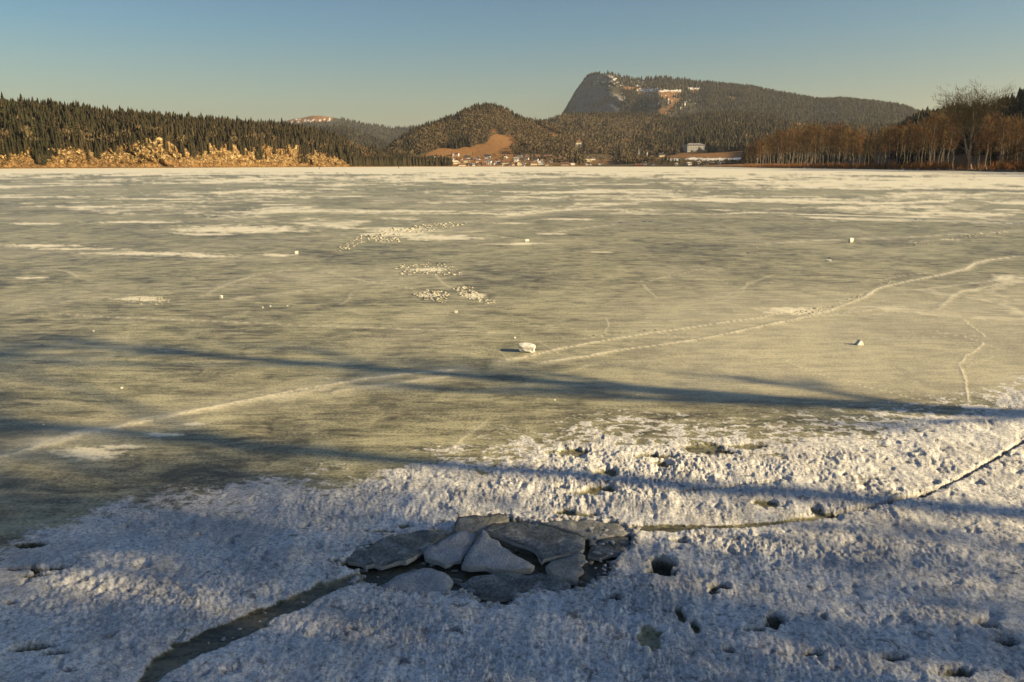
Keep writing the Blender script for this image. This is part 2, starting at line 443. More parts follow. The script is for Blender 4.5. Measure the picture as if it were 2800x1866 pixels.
def ice_fields(X, Y):
    """height, snow, pale, dark at ice points"""
    D = np.hypot(X, Y)
    n = X.shape[0]
    px = np.full(n, -9999.0); py = np.full(n, -9999.0)
    v = Y > 0.8
    px[v], py[v] = project(X[v], Y[v], 0 * X[v])
    near = v & (D < 30) & (px > -1500) & (px < 4300)
    # crusted snow along the near shore
    ex = np.array([p[0] for p in SNOW_EDGE], float); ey = np.array([p[1] for p in SNOW_EDGE], float)
    edge = np.interp(px, ex, ey)
    edgeY = np.zeros(n); gy = ground(np.interp(px, ex, ex), edge)[1]; edgeY[:] = gy
    sd = np.where(v, edgeY - Y, 3.0)                 # metres inside the snow zone
    crust = np.where(near | (~v) | (D < 8), 1.0, 0.0)
    w1 = fbm(X * 2.2, Y * 2.2, 4, 21)
    w2 = fbm(X * 11, Y * 16, 3, 31)
    rag = 0.35 + 0.9 * sstep(0, 2500, px)
    s_near = sstep(-0.30, 0.34, sd + w1 * 0.8 * rag + w2 * 0.62 * rag) * crust
    thick_r = sstep(-0.15, 1.1, sd + w1 * 0.5)
    # rows of frost ripples just beyond the crust on the right
    rip = sstep(-1.5, 0.0, sd) * (1 - sstep(0.0, 0.3, sd)) * crust * sstep(800, 1700, px)
    rp = sstep(0.10, 0.42, fbm(X * 5.5, Y * 15 + w1 * 3, 3, 77) + 0.15)
    s_rip = rip * rp * 0.9
    # drifted snow farther out: more of it with distance
    wx = X + 2.0 * fbm(X * .12, Y * .12, 3, 3) * 4; wy = Y + 2.0 * fbm(X * .12 + 50, Y * .12, 3, 4) * 4
    f1 = fbm(wx / 30, wy / 24, 6, 51, 0.72)
    f2 = fbm(wx / 15, wy / 6, 6, 61, 0.72)
    f3 = fbm(wx / 150, wy / 110, 4, 71, 0.6)
    lg = np.log10(np.clip(D, 1, 1e5))
    cover = np.interp(lg, [1.0, 1.3, 1.5, 1.7, 1.95, 2.15, 2.35, 2.6, 2.8], [-.55, -.30, -.16, -.06, 0.04, .12, .28, .5, .85])
    wfar = sstep(1.5, 2.3, lg)
    s_far = sstep(-0.20, 0.32, (1 - wfar) * f2 * 1.1 + wfar * (f1 * 0.9 + f2 * 0.6) + 0.35 * f3 + cover)
    s_far = np.where(D > 12, s_far, 0)
    sp = np.zeros(n)
    rough_edge = 0.7 * fbm(px / 40, py / 5, 4, 91, 0.6)
    for (cx, cy, rx, ry) in PATCHES:
        m = v & (np.abs(px - cx) < rx * 1.6) & (np.abs(py - cy) < ry * 2.0)
        if not m.any(): continue
        d = 1 - np.hypot((px[m] - cx) / rx, (py[m] - cy) / ry)
        sp[m] = np.maximum(sp[m], sstep(-0.25, 0.75, d + 1.2 * rough_edge[m]) * 0.95)
    snow = np.maximum(s_near, s_rip); drift = np.maximum(s_far, sp)
    pale = np.zeros(n); dark = np.zeros(n); ridge = np.zeros(n)
    # cracks
    for line, hw, st in CRACKS:
        wl = world_line(line)
        xs = [p[0] for p in wl]; ys = [p[1] for p in wl]
        g = hw * 5 + .3
        m = (X > min(xs) - g) & (X < max(xs) + g) & (Y > min(ys) - g) & (Y < max(ys) + g)
        if not m.any(): continue
        xx, yy = X[m], Y[m]
        wob = max(.012, hw * .6)
        jg = .012 + hw * .25
        d, t = dist_line(xx + wob * perlin(xx * 3, yy * 3, 5) + jg * perlin(xx * 14, yy * 14, 7), yy + wob * perlin(xx * 3, yy * 3, 6) + jg * perlin(xx * 14, yy * 14, 8), wl)
        pxm = yy * yy / 4800.0 * 1.2                       # one grid row, metres
        hwv = np.maximum(hw * (0.6 + 0.8 * np.abs(perlin(xx * 2.5, yy * 2.5, 9)) * 2), pxm * .6)
        k = np.exp(-(d / hwv) ** 2) * st * sstep(0, .04, t + .02) * (1 - sstep(.97, 1.0, t) * .8)
        pale[m] = np.maximum(pale[m], np.minimum(1, k * 1.25))
        ridge[m] = np.maximum(ridge[m], k * min(hw, .03) * .35)
        # soft halo
        pale[m] = np.maximum(pale[m], 0.42 * st * np.exp(-(d / (hw * 4.5)) ** 2))
    for line, hw in DARKLINES:
        wl = world_line(line)
        xs = [p[0] for p in wl]; ys = [p[1] for p in wl]; g = hw * 4 + .2
        m = (X > min(xs) - g) & (X < max(xs) + g) & (Y > min(ys) - g) & (Y < max(ys) + g)
        xx, yy = X[m], Y[m]
        d, t = dist_line(xx + .05 * perlin(xx * 4, yy * 4, 5), yy + .05 * perlin(xx * 4, yy * 4, 6), wl)
        dark[m] = np.maximum(dark[m], .75 * np.exp(-(d / hw) ** 2) * (0.5 + 0.5 * sstep(-.2, .2, perlin(xx * 6, yy * 6, 8))))
    # broad golden frosted zone on the right, clean grey window inside it
    zx = sstep(1300, 2000, px) * (1 - sstep(1050, 1130, py)) * sstep(720, 860, py)
    pale = np.maximum(pale, zx * 0.42 * v)
    # broad tonal drift of the bare ice
    tone = fbm(X / 3.2, Y / 4.5, 4, 131) * sstep(6, 12, D) + 0.6 * fbm(X / 22, Y / 30, 3, 141) * sstep(20, 60, D)
    pale = np.maximum(pale, np.clip(tone, 0, 1) * 0.5)
    # darkened bare ice beside the crust on the left
    lz = sstep(-2.2, -0.1, sd) * (1 - sstep(900, 1500, px)) * (D < 12)
    # ---------------------------------------------------------------- heights
    z = 0.006 * fbm(X * .8, Y * .8, 3, 201) * (D < 60)
    z += ridge
    nf = D < 26
    xa, ya = X[nf], Y[nf]
    ang = R(50) + R(45) * sstep(0, 2600, px[nf])
    ca, sa = np.cos(ang), np.sin(ang)
    al = xa * ca + ya * sa; ac = -xa * sa + ya * ca
    # frozen bare ice ripple texture
    z[nf] += 0.0022 * fbm(xa * 7, ya * 12, 3, 211) * (1 - s_near[nf])
    l1 = fbm(al * 7.8, ac * 9.0, 4, 221, 0.6)
    l2 = fbm(al * 20, ac * 20, 3, 231, 0.65)
    l3 = np.abs(fbm(al * 4.2 + 9, ac * 8.0, 3, 241))
    broad = fbm(xa * 1.2, ya * 1.2, 3, 251)
    mod = 0.22 + 1.5 * sstep(-.30, .40, fbm(xa * 1.5 + 7, ya * 1.5, 4, 253))
    l0 = fbm(al * 3.0, ac * 3.9, 5, 255, 0.60)
    gran = fbm(al * 38, ac * 46, 2, 256)
    holes = sstep(.30, .52, fbm(xa * 7.5 + 31, ya * 7.5, 3, 257))
    churn = np.exp(-((px[nf] - 1760) / 330) ** 2 - ((py[nf] - 1268) / 70) ** 2)
    mod = mod + 1.3 * churn
    lump = mod * (0.008 * l1 + 0.008 * l2 + 0.004 * gran) + 0.027 * l0 + 0.006 * (0.35 - l3) + 0.022 * broad - 0.022 * holes
    sn = np.maximum(s_near[nf], s_rip[nf] * .5)
    hd, _ = dist_line(xa, ya, world_line(HOLE + [HOLE[0]]))
    for ll in (CH_LEFT, CR_RIGHT2):
        d2, _ = dist_line(xa, ya, world_line(ll)); hd = np.minimum(hd, d2)
    rimf = 0.30 + 0.70 * sstep(.02, .30, hd)
    z[nf] += sn * ((0.004 + 0.024 * thick_r[nf]) * rimf + lump * (0.5 + 0.5 * rimf) * (0.35 + 0.65 * thick_r[nf]))
    # melted pits
    for (cx, cy, rx, ry, dp) in PITS:
        X0, Y0 = ground(cx, cy)
        Xr = abs(ground(cx + rx, cy)[0] - X0); Yr = abs(ground(cx, cy + ry)[1] - ground(cx, cy - ry)[1]) / 2
        m = nf & (np.abs(X - X0) < Xr * 1.8) & (np.abs(Y - Y0) < Yr * 1.8)
        if not m.any(): continue
        q = np.hypot((X[m] - X0) / Xr, (Y[m] - Y0) / Yr) + 0.85 * fbm(X[m] * 9, Y[m] * 9, 4, 261, .6)
        k = 1 - sstep(.62, 1.08, q)
        z[m] = z[m] * (1 - k * .8) - k * dp * .45
        snow[m] *= (1 - k * .95); drift[m] *= (1 - k)
        pale[m] *= (1 - k)
        if dp > .045 and cy > 1410: dark[m] = np.maximum(dark[m], k * (.95 if dp > .075 else .6))
        elif dp > .025: dark[m] = np.maximum(dark[m], k * .35)
    # open leads
    def lead(line, hw_px, zlow, dk):
        wl = world_line(line)
        d, t = dist_line(X[nf], Y[nf], wl)
        hw = hw_px
        e = d + min(.05, hw * .7) * fbm(X[nf] * 7, Y[nf] * 7, 4, 271, .6) + hw * .9 * fbm(X[nf] * 2.5, Y[nf] * 2.5, 2, 272)
        k = 1 - sstep(hw * .75, hw * 1.15, e)
        z[nf] = z[nf] * (1 - k) + k * (zlow + .002 * fbm(X[nf] * 5, Y[nf] * 5, 3, 273))
        snow[nf] *= (1 - k)
        pale[nf] *= (1 - k)
        dark[nf] = np.maximum(dark[nf] , k * dk)
    lead(CH_LEFT, 0.072, -0.006, .62)
    lead(CR_RIGHT, 0.016, -0.06, 1.0)
    lead(CR_RIGHT2, 0.035, -0.01, .22)
    lead(CR_THIN, 0.012, -0.04, .9)
    # the broken hole
    hp = world_line(HOLE)
    m = nf & (X > -2.5) & (X < 2) & (Y > 1.5) & (Y < 7)
    xw = X[m] + .11 * fbm(X[m] * 5, Y[m] * 5, 5, 281, .6); yw = Y[m] + .11 * fbm(X[m] * 5, Y[m] * 5, 5, 282, .6)
    ins = in_poly(xw, yw, hp)
    dd, _ = dist_line(xw, yw, hp + [hp[0]])
    k = np.where(ins, sstep(0.0, .05, dd), 0)
    z[m] = z[m] * (1 - k) + k * (-0.045 + .003 * fbm(X[m] * 6, Y[m] * 6, 2, 283))
    snow[m] *= (1 - k); pale[m] *= (1 - k); dark[m] = np.maximum(dark[m] * (1 - k), k * .85)
    z = np.where(D > 300, np.minimum(z, 0.02), z)
    return z, snow, pale, dark, drift

gx, gy, gf = ice_grid()
gz, g_sn, g_pl, g_dk, g_dr = ice_fields(gx, gy)
ice = mesh_np('frozen_lake', np.stack([gx, gy, gz], 1), gf, M_ICE, None, True, {'snow': g_sn, 'pale': g_pl, 'dark': g_dk, 'drift': g_dr})
props(ice, kind='structure')

# ------------------------------------------------------------------ terrain strips
def interp_row(row, px):
    a = np.array(row, float)
    g = np.arange(a[0, 0] - 60, a[-1, 0] + 60, 2.0)
    ker = np.exp(-(np.arange(-12, 13) / 5.0) ** 2); ker /= ker.sum()
    out = []
    for k in range(1, a.shape[1]):
        t = np.interp(g, a[:, 0], a[:, k])
        t = np.convolve(np.concatenate([np.full(12, t[0]), t, np.full(12, t[-1])]), ker, 'valid')
        out.append((g, t))
    return out
def eval_row(tab, px): return [np.interp(px, g, t) for g, t in tab]
class Hill:
    """rows front to back: each a list of (px, py, Y); linear between rows with relief noise"""
    def __init__(s, rows, steps, amp, seed, nscale):
        s.rows = [interp_row(r_, 0) for r_ in rows]; s.steps = steps; s.amp = amp; s.seed = seed; s.ns = nscale
    def pos(s, px, v):
        """v in 0..len(rows)-1"""
        px = np.asarray(px, float); v = np.clip(np.asarray(v, float), 0, len(s.rows) - 1 - 1e-6)
        k = np.floor(v).astype(int); f = v - k
        P = []
        for row in s.rows:
            py, Y = eval_row(row, px)
            P.append(np.stack(at(px, py, Y), -1))
        P = np.stack(P, 0)
        a = np.take_along_axis(P, k[None, ..., None].repeat(3, -1), 0)[0]
        b = np.take_along_axis(P, (k + 1)[None, ..., None].repeat(3, -1), 0)[0]
        out = a * (1 - f)[..., None] + b * f[..., None]
        am = np.interp(v, np.arange(len(s.rows)), s.amp)
        out[..., 2] += am * fbm(out[..., 0] / s.ns, out[..., 1] / s.ns, 5, s.seed)
        return out
    def mesh(s, name, px0, px1, n, mat, masks, extra=None):
        us = np.linspace(px0, px1, n)
        vs_ = np.concatenate([np.linspace(k, k + 1, s.steps[k], endpoint=False) for k in range(len(s.rows) - 1)] + [[len(s.rows) - 1]])
        U, V = np.meshgrid(us, vs_)
        P = s.pos(U, V)
        if extra is not None: P = extra(P, U, V)
        idx = np.arange(U.size).reshape(U.shape)
        F = np.stack([idx[:-1, :-1], idx[:-1, 1:], idx[1:, 1:], idx[1:, :-1]], -1).reshape(-1, 4)
        pts = P.reshape(-1, 3)
        qx, qy = project(pts[:, 0], pts[:, 1], pts[:, 2])
        at_ = {}
        for key in ('grass', 'white', 'rock'):
            at_[key] = masks[key](qx, qy, pts) if key in masks else np.zeros(len(pts))
        o = mesh_np(name, pts, F, mat, None, True, at_)
        props(o, kind='structure')
        return o
    def land(s, px, py):
        """the place on this hillside that is seen at a picture point (front-most)"""
        vs_ = np.linspace(0, len(s.rows) - 1.001, 1400)
        P = s.pos(np.full_like(vs_, px), vs_)
        _, qy = project(P[:, 0], P[:, 1], P[:, 2])
        i = np.nonzero(qy <= py)[0]
        i = i[0] if len(i) else int(np.argmin(np.abs(qy - py)))
        return P[i]
def polys(pl, soft=1.0, seed=5, sc=14, amp=5):
    def f(qx, qy, pts):
        wx = qx + amp * fbm(qx / sc, qy / sc, 3, seed); wy = qy + amp * .5 * fbm(qx / sc + 40, qy / sc, 3, seed + 1)
        r = np.zeros(len(qx))
        for p in pl: r = np.maximum(r, in_poly(wx, wy, p).astype(float))
        return r
    return f

def Yline(pairs):  # px -> shore distance
    a = np.array(pairs, float)
    return lambda px: np.interp(px, a[:, 0], a[:, 1])
shoreL = Yline([(-900, 330), (-400, 430), (20, 530), (500, 680), (900, 930), (1150, 1150), (1300, 1200)])
shoreR = Yline([(1900, 1150), (2020, 820), (2100, 650), (2300, 480), (2500, 370), (2600, 330), (2700, 290), (2800, 255), (2900, 225), (3200, 165), (3800, 110)])
def zpy(px, Y, z):     # picture row of a point of height z
    X = (np.asarray(px) - 1400) / FPX * Y
    return project(X, np.asarray(Y, float), np.full_like(np.asarray(Y, float), z))[1]

# --- left ridge with its cliff
LTOPS = [(-900, 120), (-400, 230), (20, 270), (150, 280), (250, 292), (400, 306), (500, 316), (600, 323), (680, 329), (800, 338), (840, 344), (880, 354), (950, 374), (1000, 392), (1050, 408), (1080, 421), (1120, 436), (1160, 447), (1250, 454)]
CLIFF = [(-900, 380), (-300, 400), (0, 410), (50, 395), (90, 394), (112, 416), (132, 400), (150, 394), (210, 387), (240, 398), (272, 412), (290, 402), (330, 391), (370, 380), (420, 371), (442, 371), (480, 396), (515, 404), (545, 409), (562, 392), (578, 385), (600, 398), (622, 386), (660, 398), (680, 391), (720, 389), (760, 400), (792, 392), (815, 393), (850, 406), (890, 413), (920, 423), (955, 433), (985, 441), (1020, 450), (1250, 456)]
us = np.array([p[0] for p in LTOPS], float)
fine = np.unique(np.concatenate([us, np.array([p[0] for p in CLIFF], float)]))
cy_ = np.interp(fine, [p[0] for p in CLIFF], [p[1] for p in CLIFF])
ty_ = np.interp(fine, us, [p[1] for p in LTOPS])
Ysh = shoreL(fine)
Yc = Ysh + 150
crest_y = ty_ + 12.0 / Yc * FPX * 1.02
crest_y = np.minimum(crest_y, zpy(fine, Yc, 1.5))
row0 = [(p, zpy(p, y - 6, -0.4), y - 6) for p, y in zip(fine, Ysh)]
row1 = [(p, zpy(p, y, 0.9), y) for p, y in zip(fine, Ysh)]
cliff_y = np.minimum(cy_ + 4, zpy(fine, Ysh + 16, 1.2))
row2 = [(p, c, y + 16) for p, c, y in zip(fine, cliff_y, Ysh)]
row3 = [(p, min(c, k - 1), y) for p, c, y, k in zip(fine, crest_y, Yc, cliff_y)]
row4 = [(p, c + 30, y + 200) for p, c, y in zip(fine, crest_y, Yc)]
H_LEFT = Hill([row0, row1, row2, row3, row4], [2, 26, 30, 10], [0, 0.0, 0.0, 1.5, 3], 301, 30)
M_GLEFT = mat_terrain('forest_floor', ((0.045, 0.032, 0.018), (0.085, 0.058, 0.030)), 0.08, 1.0)
# upper slope
up = Hill([row2, row3, row4], [36, 10], [0, 1.5, 3], 301, 30)
LBAND = [[(945, 402), (975, 404), (1014, 430), (1026, 452), (1000, 452), (985, 432), (950, 418)], [(1012, 408), (1034, 408), (1066, 430), (1080, 455), (1052, 455), (1035, 430), (1014, 418)]]
up.mesh('wooded_hillside', -880, 1240, 620, M_GLEFT, {'grass': polys(LBAND, amp=2)})
# cliff face with ledges and boulders
def cliff_mesh():
    n = 1500
    U, V = np.meshgrid(np.linspace(-500, 1235, n), np.linspace(0, 2.05, 44))
    P = H_LEFT.pos(U, V)
    hgt = np.clip(P[..., 2], 0, 40)
    a = fbm(P[..., 0] / 7 + P[..., 2] / 9, P[..., 2] / 13, 5, 311, .65)
    b = np.abs(fbm(P[..., 0] / 3.5, P[..., 2] / 6, 4, 312, .65))
    w = sstep(0.2, 3, hgt) * (1 - .75 * sstep(1.55, 2.0, V))
    g_ = sstep(.05, .35, fbm(P[..., 0] / 22, P[..., 2] / 30, 3, 316))
    P[..., 1] += -w * (a * 11 + b * 9 - g_ * 7)
    P[..., 0] += w * fbm(P[..., 0] / 6 + 90, P[..., 2] / 4, 4, 313, .6) * 5
    P[..., 2] += w * fbm(P[..., 0] / 8, P[..., 2] / 8 + 30, 3, 314) * 1.2
    idx = np.arange(U.size).reshape(U.shape)
    F = np.stack([idx[:-1, :-1], idx[:-1, 1:], idx[1:, 1:], idx[1:, :-1]], -1).reshape(-1, 4)
    o = mesh_np('cliff', P.reshape(-1, 3), F, M_CLIFF, None, False)
    props(o, kind='structure')
cliff_mesh()

# --- far hills behind the valley
M_FAR = mat_terrain('far_forest', ((0.050, 0.047, 0.030), (0.090, 0.078, 0.052)), 0.012, 12.0)
far_c = [(300, 352, 5200), (620, 336, 5200), (700, 331, 5200), (760, 336, 5200), (800, 325, 5200), (860, 318, 5200), (915, 324, 5200), (960, 332, 5200), (1010, 341, 5200), (1060, 350, 5200), (1090, 352, 5200), (1140, 347, 5200), (1250, 345, 5200), (1400, 352, 5200)]
H_FAR = Hill([[(p, 452, 3900) for p, _, _ in far_c], far_c, [(p, y + 40, Y + 900) for p, y, Y in far_c]], [30, 6], [0, 10, 20], 321, 260)
H_FAR.mesh('distant_mountain', 320, 1380, 300, M_FAR, {
    'grass': polys([[(760, 340), (800, 322), (860, 314), (915, 320), (905, 332), (860, 336), (800, 340)]]),
    'white': lambda qx, qy, p: (polys([[(755, 342), (800, 327), (830, 326), (870, 328), (912, 322), (908, 333), (870, 334), (840, 333), (810, 340), (770, 345)]])(qx, qy, p)) * (fbm(qx / 9, qy / 2.5, 3, 8) > .12)})
mid_c = [(760, 380, 3300), (860, 356, 3300), (900, 350, 3300), (950, 352, 3300), (1000, 370, 3300), (1040, 388, 3300), (1080, 405, 3300), (1150, 420, 3300), (1300, 440, 3300)]
H_MIDF = Hill([[(p, 452, 2700) for p, _, _ in mid_c], mid_c, [(p, y + 40, Y + 500) for p, y, Y in mid_c]], [20, 5], [0, 6, 10], 331, 160)
H_MIDF.mesh('valley_hill', 770, 1290, 160, M_FAR, {})

# --- round wooded hill over the village
MEADOW = [(1148, 430), (1170, 420), (1200, 406), (1225, 403), (1252, 407), (1300, 399), (1330, 391), (1340, 380), (1348, 371), (1395, 369), (1408, 380), (1422, 396), (1400, 404), (1398, 415), (1410, 425), (1440, 470), (1120, 470)]
MEADOW2 = [(1458, 343), (1475, 343), (1500, 356), (1530, 372), (1540, 380), (1515, 383), (1495, 370), (1470, 355)]
MEADOW3 = [(1345, 350), (1372, 366), (1345, 382), (1335, 378), (1355, 366), (1340, 356)]
VILL = [(1140, 470), (1140, 442), (1165, 426), (1240, 418), (1400, 418), (1560, 424), (1640, 424), (1720, 436), (1720, 470)]
vt = [(1000, 452), (1060, 415), (1080, 392), (1120, 364), (1180, 337), (1240, 320), (1270, 302), (1300, 291), (1330, 285), (1350, 287), (1390, 302), (1420, 320), (1450, 327), (1475, 331), (1490, 337), (1520, 345), (1560, 372), (1640, 400), (1700, 420), (1760, 440), (1800, 448)]
vx = np.array([p[0] for p in vt], float); vy = np.array([p[1] for p in vt], float)
Yf = np.interp(vx, [1000, 1150, 1300, 1800], [1080, 1180, 1230, 1230])
r0 = [(p, zpy(p, y, -0.4), y) for p, y in zip(vx, Yf)]
r1 = [(p, zpy(p, y + 8, 1.0), y + 8) for p, y in zip(vx, Yf)]
knee = np.interp(vx, [1000, 1060, 1100, 1160, 1400, 1640, 1720, 1800], [452, 448, 446, 432, 424, 430, 440, 449])
r2 = [(p, k, y + 170) for p, y, k in zip(vx, Yf, knee)]
Ycr = np.interp(vx, [1000, 1100, 1330, 1480, 1600, 1800], [1400, 1650, 1950, 1950, 1750, 1500])
crv = np.minimum(vy + 8, knee - 1)
r3 = [(p, c, y) for p, y, c in zip(vx, Ycr, crv)]
r4 = [(p, c + 60, y + 500) for p, y, c in zip(vx, Ycr, crv)]
H_VIL = Hill([r0, r1, r2, r3, r4], [2, 16, 44, 8], [0, 0, 0, 3, 8], 341, 90)
M_GRD = mat_terrain('hill_ground', ((0.070, 0.055, 0.030), (0.130, 0.100, 0.055)), 0.03, 3.0)
def grassV(qx, qy, p): return polys([MEADOW, MEADOW2, MEADOW3])(qx, qy, p)
H_VIL.mesh('village_hill', 1005, 1795, 420, M_GRD, {'grass': lambda qx, qy, p: np.maximum(grassV(qx, qy, p), 0.55 * (qy > 436)),
    'white': lambda qx, qy, p: ((fbm(qx / 10, qy / 3, 3, 15) > .42) & (qy > 440) & (qx < 1500)).astype(float)})

# --- foothills right of the village
FIELD = [(1700, 425), (1820, 427), (1870, 418), (1940, 417), (2060, 411), (2060, 433), (1960, 433), (1900, 431), (1820, 433), (1740, 437), (1660, 446), (1650, 440)]
SNOWF = [(1872, 436), (1890, 431), (1900, 431), (1925, 433), (2070, 431), (2070, 438), (1990, 439), (1930, 441), (1900, 438)]
SNOWF2 = [(1740, 442), (1784, 434), (1784, 438), (1750, 446)]
SNOWF3 = [(1826, 434), (1860, 434), (1860, 441), (1826, 439)]
ft = [(1440, 345), (1480, 338), (1500, 332), (1530, 318), (1560, 314), (1600, 313), (1700, 312), (1790, 316), (1830, 328), (1860, 330), (1900, 318), (1980, 308), (2060, 312), (2140, 322), (2200, 330), (2260, 340), (2330, 345), (2400, 348), (2480, 350), (2560, 352), (2800, 360)]
fx_ = np.array([p[0] for p in ft], float); fy_ = np.array([p[1] for p in ft], float)
Yf = np.interp(fx_, [1440, 1700, 1900, 2100, 2800], [1300, 1190, 1120, 1000, 760])
g0 = [(p, zpy(p, y, -0.4), y) for p, y in zip(fx_, Yf)]
g1 = [(p, zpy(p, y + 8, 1.0), y + 8) for p, y in zip(fx_, Yf)]
kn = np.interp(fx_, [1440, 1640, 1700, 1800, 1880, 2000, 2200, 2800], [430, 430, 433, 427, 416, 414, 410, 400])
g2 = [(p, k, y + 300) for p, y, k in zip(fx_, Yf, kn)]
Yg = np.interp(fx_, [1440, 1600, 2000, 2800], [2500, 2500, 2400, 1900])
g3 = [(p, min(c + 6, k - 2), y) for p, y, c, k in zip(fx_, Yg, fy_, kn)]
g4 = [(p, c + 40, y + 500) for p, y, c in zip(fx_, Yg, fy_)]
H_FOOT = Hill([g0, g1, g2, g3, g4], [2, 24, 50, 8], [0, 0, 0, 8, 16], 351, 140)
FT_CLEAR = [[(1700, 380), (1720, 378), (1716, 392), (1698, 390)], [(1830, 356), (1860, 345), (1850, 362), (1835, 366)], [(2050, 328), (2072, 322), (2068, 330)],
            [(2140, 334), (2160, 328), (2230, 342), (2330, 352), (2330, 360), (2200, 352), (2160, 345)], [(2340, 358), (2430, 352), (2440, 360), (2340, 366)]]
H_FOOT.mesh('foothills', 1445, 2790, 480, M_GRD, {'grass': polys([FIELD] + FT_CLEAR, amp=3), 'white': polys([SNOWF, SNOWF2, SNOWF3], amp=2)})

# --- the big mountain
mt = [(1440, 380, 4900), (1500, 350, 4900), (1535, 320, 4850), (1546, 305, 4800), (1558, 282, 4700), (1572, 256, 4620), (1588, 236, 4520), (1600, 217, 4480), (1612, 208, 4450), (1628, 203, 4350), (1668, 202, 4150), (1690, 210, 4120), (1720, 215, 4100), (1750, 221, 4100), (1800, 216, 4100), (1850, 219, 4100), (1900, 226, 4080), (1950, 230, 4000), (2050, 240, 3900), (2110, 254, 3800), (2150, 261, 3700), (2230, 276, 3600), (2300, 275, 3500), (2400, 284, 3400), (2460, 294, 3300), (2500, 308, 3200), (2560, 322, 3200), (2700, 336, 3200), (2900, 350, 3200)]
m0 = [(p, 420, Y - (1500 if p > 1700 else 1500 - 8.0 * (1700 - p) if p > 1560 else 380)) for p, y, Y in mt]
m1 = [(p, max(y + 12, 322 if p < 1760 else y + 55), Y - (500 if p > 1700 else 500 - 2.6 * (1700 - p) if p > 1560 else 140)) for p, y, Y in mt]
m2 = [(p, y, Y) for p, y, Y in mt]
m3 = [(p, y + 60, Y + 900) for p, y, Y in mt]
H_MT = Hill([m0, m1, m2, m3], [20, 44, 6], [0, 16, 7, 30], 361, 190)
MT_OPEN = [[(1740, 238), (1765, 228), (1760, 240), (1772, 246), (1870, 248), (1862, 256), (1858, 262), (1840, 268), (1860, 270), (1858, 278), (1846, 286), (1842, 300), (1815, 316), (1780, 312), (1772, 300), (1800, 300), (1830, 290), (1832, 280), (1810, 268), (1760, 270), (1748, 260), (1742, 250)],
           [(1880, 238), (1915, 242), (1910, 254), (1885, 252)], [(1815, 330), (1850, 335), (1856, 345), (1838, 350)], [(1700, 236), (1738, 240), (1736, 250), (1702, 248)], [(1985, 262), (2030, 268), (2020, 276), (1990, 272)], [(1925, 290), (1960, 300), (1945, 308)]]
MT_TOP = [(1618, 205), (1640, 199), (1675, 200), (1690, 206), (1680, 222), (1650, 228), (1625, 222)]
def crag(P, U, V):
    w = sstep(1500, 1545, U) * (1 - sstep(1660, 1740, U)) * sstep(.2, .6, V) * (1 - sstep(1.9, 2.0, V))
    r1 = np.abs(fbm(P[..., 0] / 90 + P[..., 1] / 300, P[..., 2] / 260, 5, 381, .6)); r2 = fbm(P[..., 0] / 300, P[..., 2] / 40, 4, 382, .6)
    P[..., 1] -= w * (r1 * 130 + r2 * 30); P[..., 0] -= w * (r1 * 50)
    return P
H_MT.mesh('mountain', 1445, 2890, 900, M_FAR, {
    'rock': polys([[(1500, 345), (1530, 320), (1570, 250), (1600, 212), (1625, 205), (1640, 230), (1660, 250), (1700, 262), (1730, 290), (1700, 312), (1600, 318)], MT_TOP]),
    'grass': lambda qx, qy, p: np.maximum(polys(MT_OPEN)(qx, qy, p), .6 * polys([MT_TOP])(qx, qy, p)),
    'white': lambda qx, qy, p: np.maximum(polys([[(1738, 244), (1800, 240), (1870, 246), (1862, 252), (1800, 250), (1745, 252)], [(1870, 238), (1912, 241), (1908, 246), (1876, 244)]])(qx, qy, p) * (fbm(qx / 8, qy / 3, 3, 61) > -.08),
        polys([[(1620, 212), (1690, 208), (1760, 218), (1765, 234), (1700, 240), (1625, 240)]])(qx, qy, p) * (fbm(qx / 6, qy / 3.5, 3, 62) > .30) + polys([[(1690, 222), (1940, 232), (1950, 275), (1870, 300), (1700, 290)]])(qx, qy, p) * (fbm(qx / 8, qy / 3, 3, 64) > .36))}, crag)

# --- right shore flat and its wooded hill
st = np.array([1880, 1960, 2020, 2060, 2100, 2200, 2300, 2400, 2500, 2600, 2700, 2800, 2900, 3100, 3300, 3600, 3800], float)
Ys = shoreR(st)
s0 = [(p, zpy(p, y - 5, -0.4), y - 5) for p, y in zip(st, Ys)]
s1 = [(p, zpy(p, y, 0.6), y) for p, y in zip(st, Ys)]
s2 = [(p, zpy(p, y + 90, 2.4), y + 90) for p, y in zip(st, Ys)]
tops = np.interp(st, [1880, 2300, 2440, 2480, 2540, 2600, 2640, 2680, 2740, 2770, 2790, 2900, 3200, 3800], [452, 440, 360, 322, 305, 296, 290, 298, 302, 284, 258, 215, 120, 60])
Yk = np.interp(st, [1880, 2400, 2800, 3800], [1200, 780, 560, 400])
s3 = [(p, min(t + 14.0 / y * FPX * .8, zpy(p, y, 3.5)), y) for p, t, y in zip(st, tops, Yk)]
s4 = [(p, c + 40, y + 260) for p, c, y in s3]
H_RIGHT = Hill([s0, s1, s2, s3, s4], [3, 14, 40, 8], [0, .3, .3, 2, 4], 371, 40)
HFIELD = [(2738, 356), (2782, 345), (2900, 330), (2900, 362), (2775, 372), (2742, 380)]
M_GSH = mat_terrain('shore_ground', ((0.13, 0.068, 0.028), (0.20, 0.115, 0.045)), 0.2, 0.4)
H_RIGHT.mesh('right_shore', 1885, 3790, 520, M_GSH, {'grass': lambda qx, qy, p: np.maximum((qy > 425) * .8, polys([HFIELD])(qx, qy, p)),
    'white': lambda qx, qy, p: ((fbm(p[:, 0] / 9, p[:, 1] / 9, 3, 75) > .38) & (p[:, 2] < 1.5)).astype(float)})

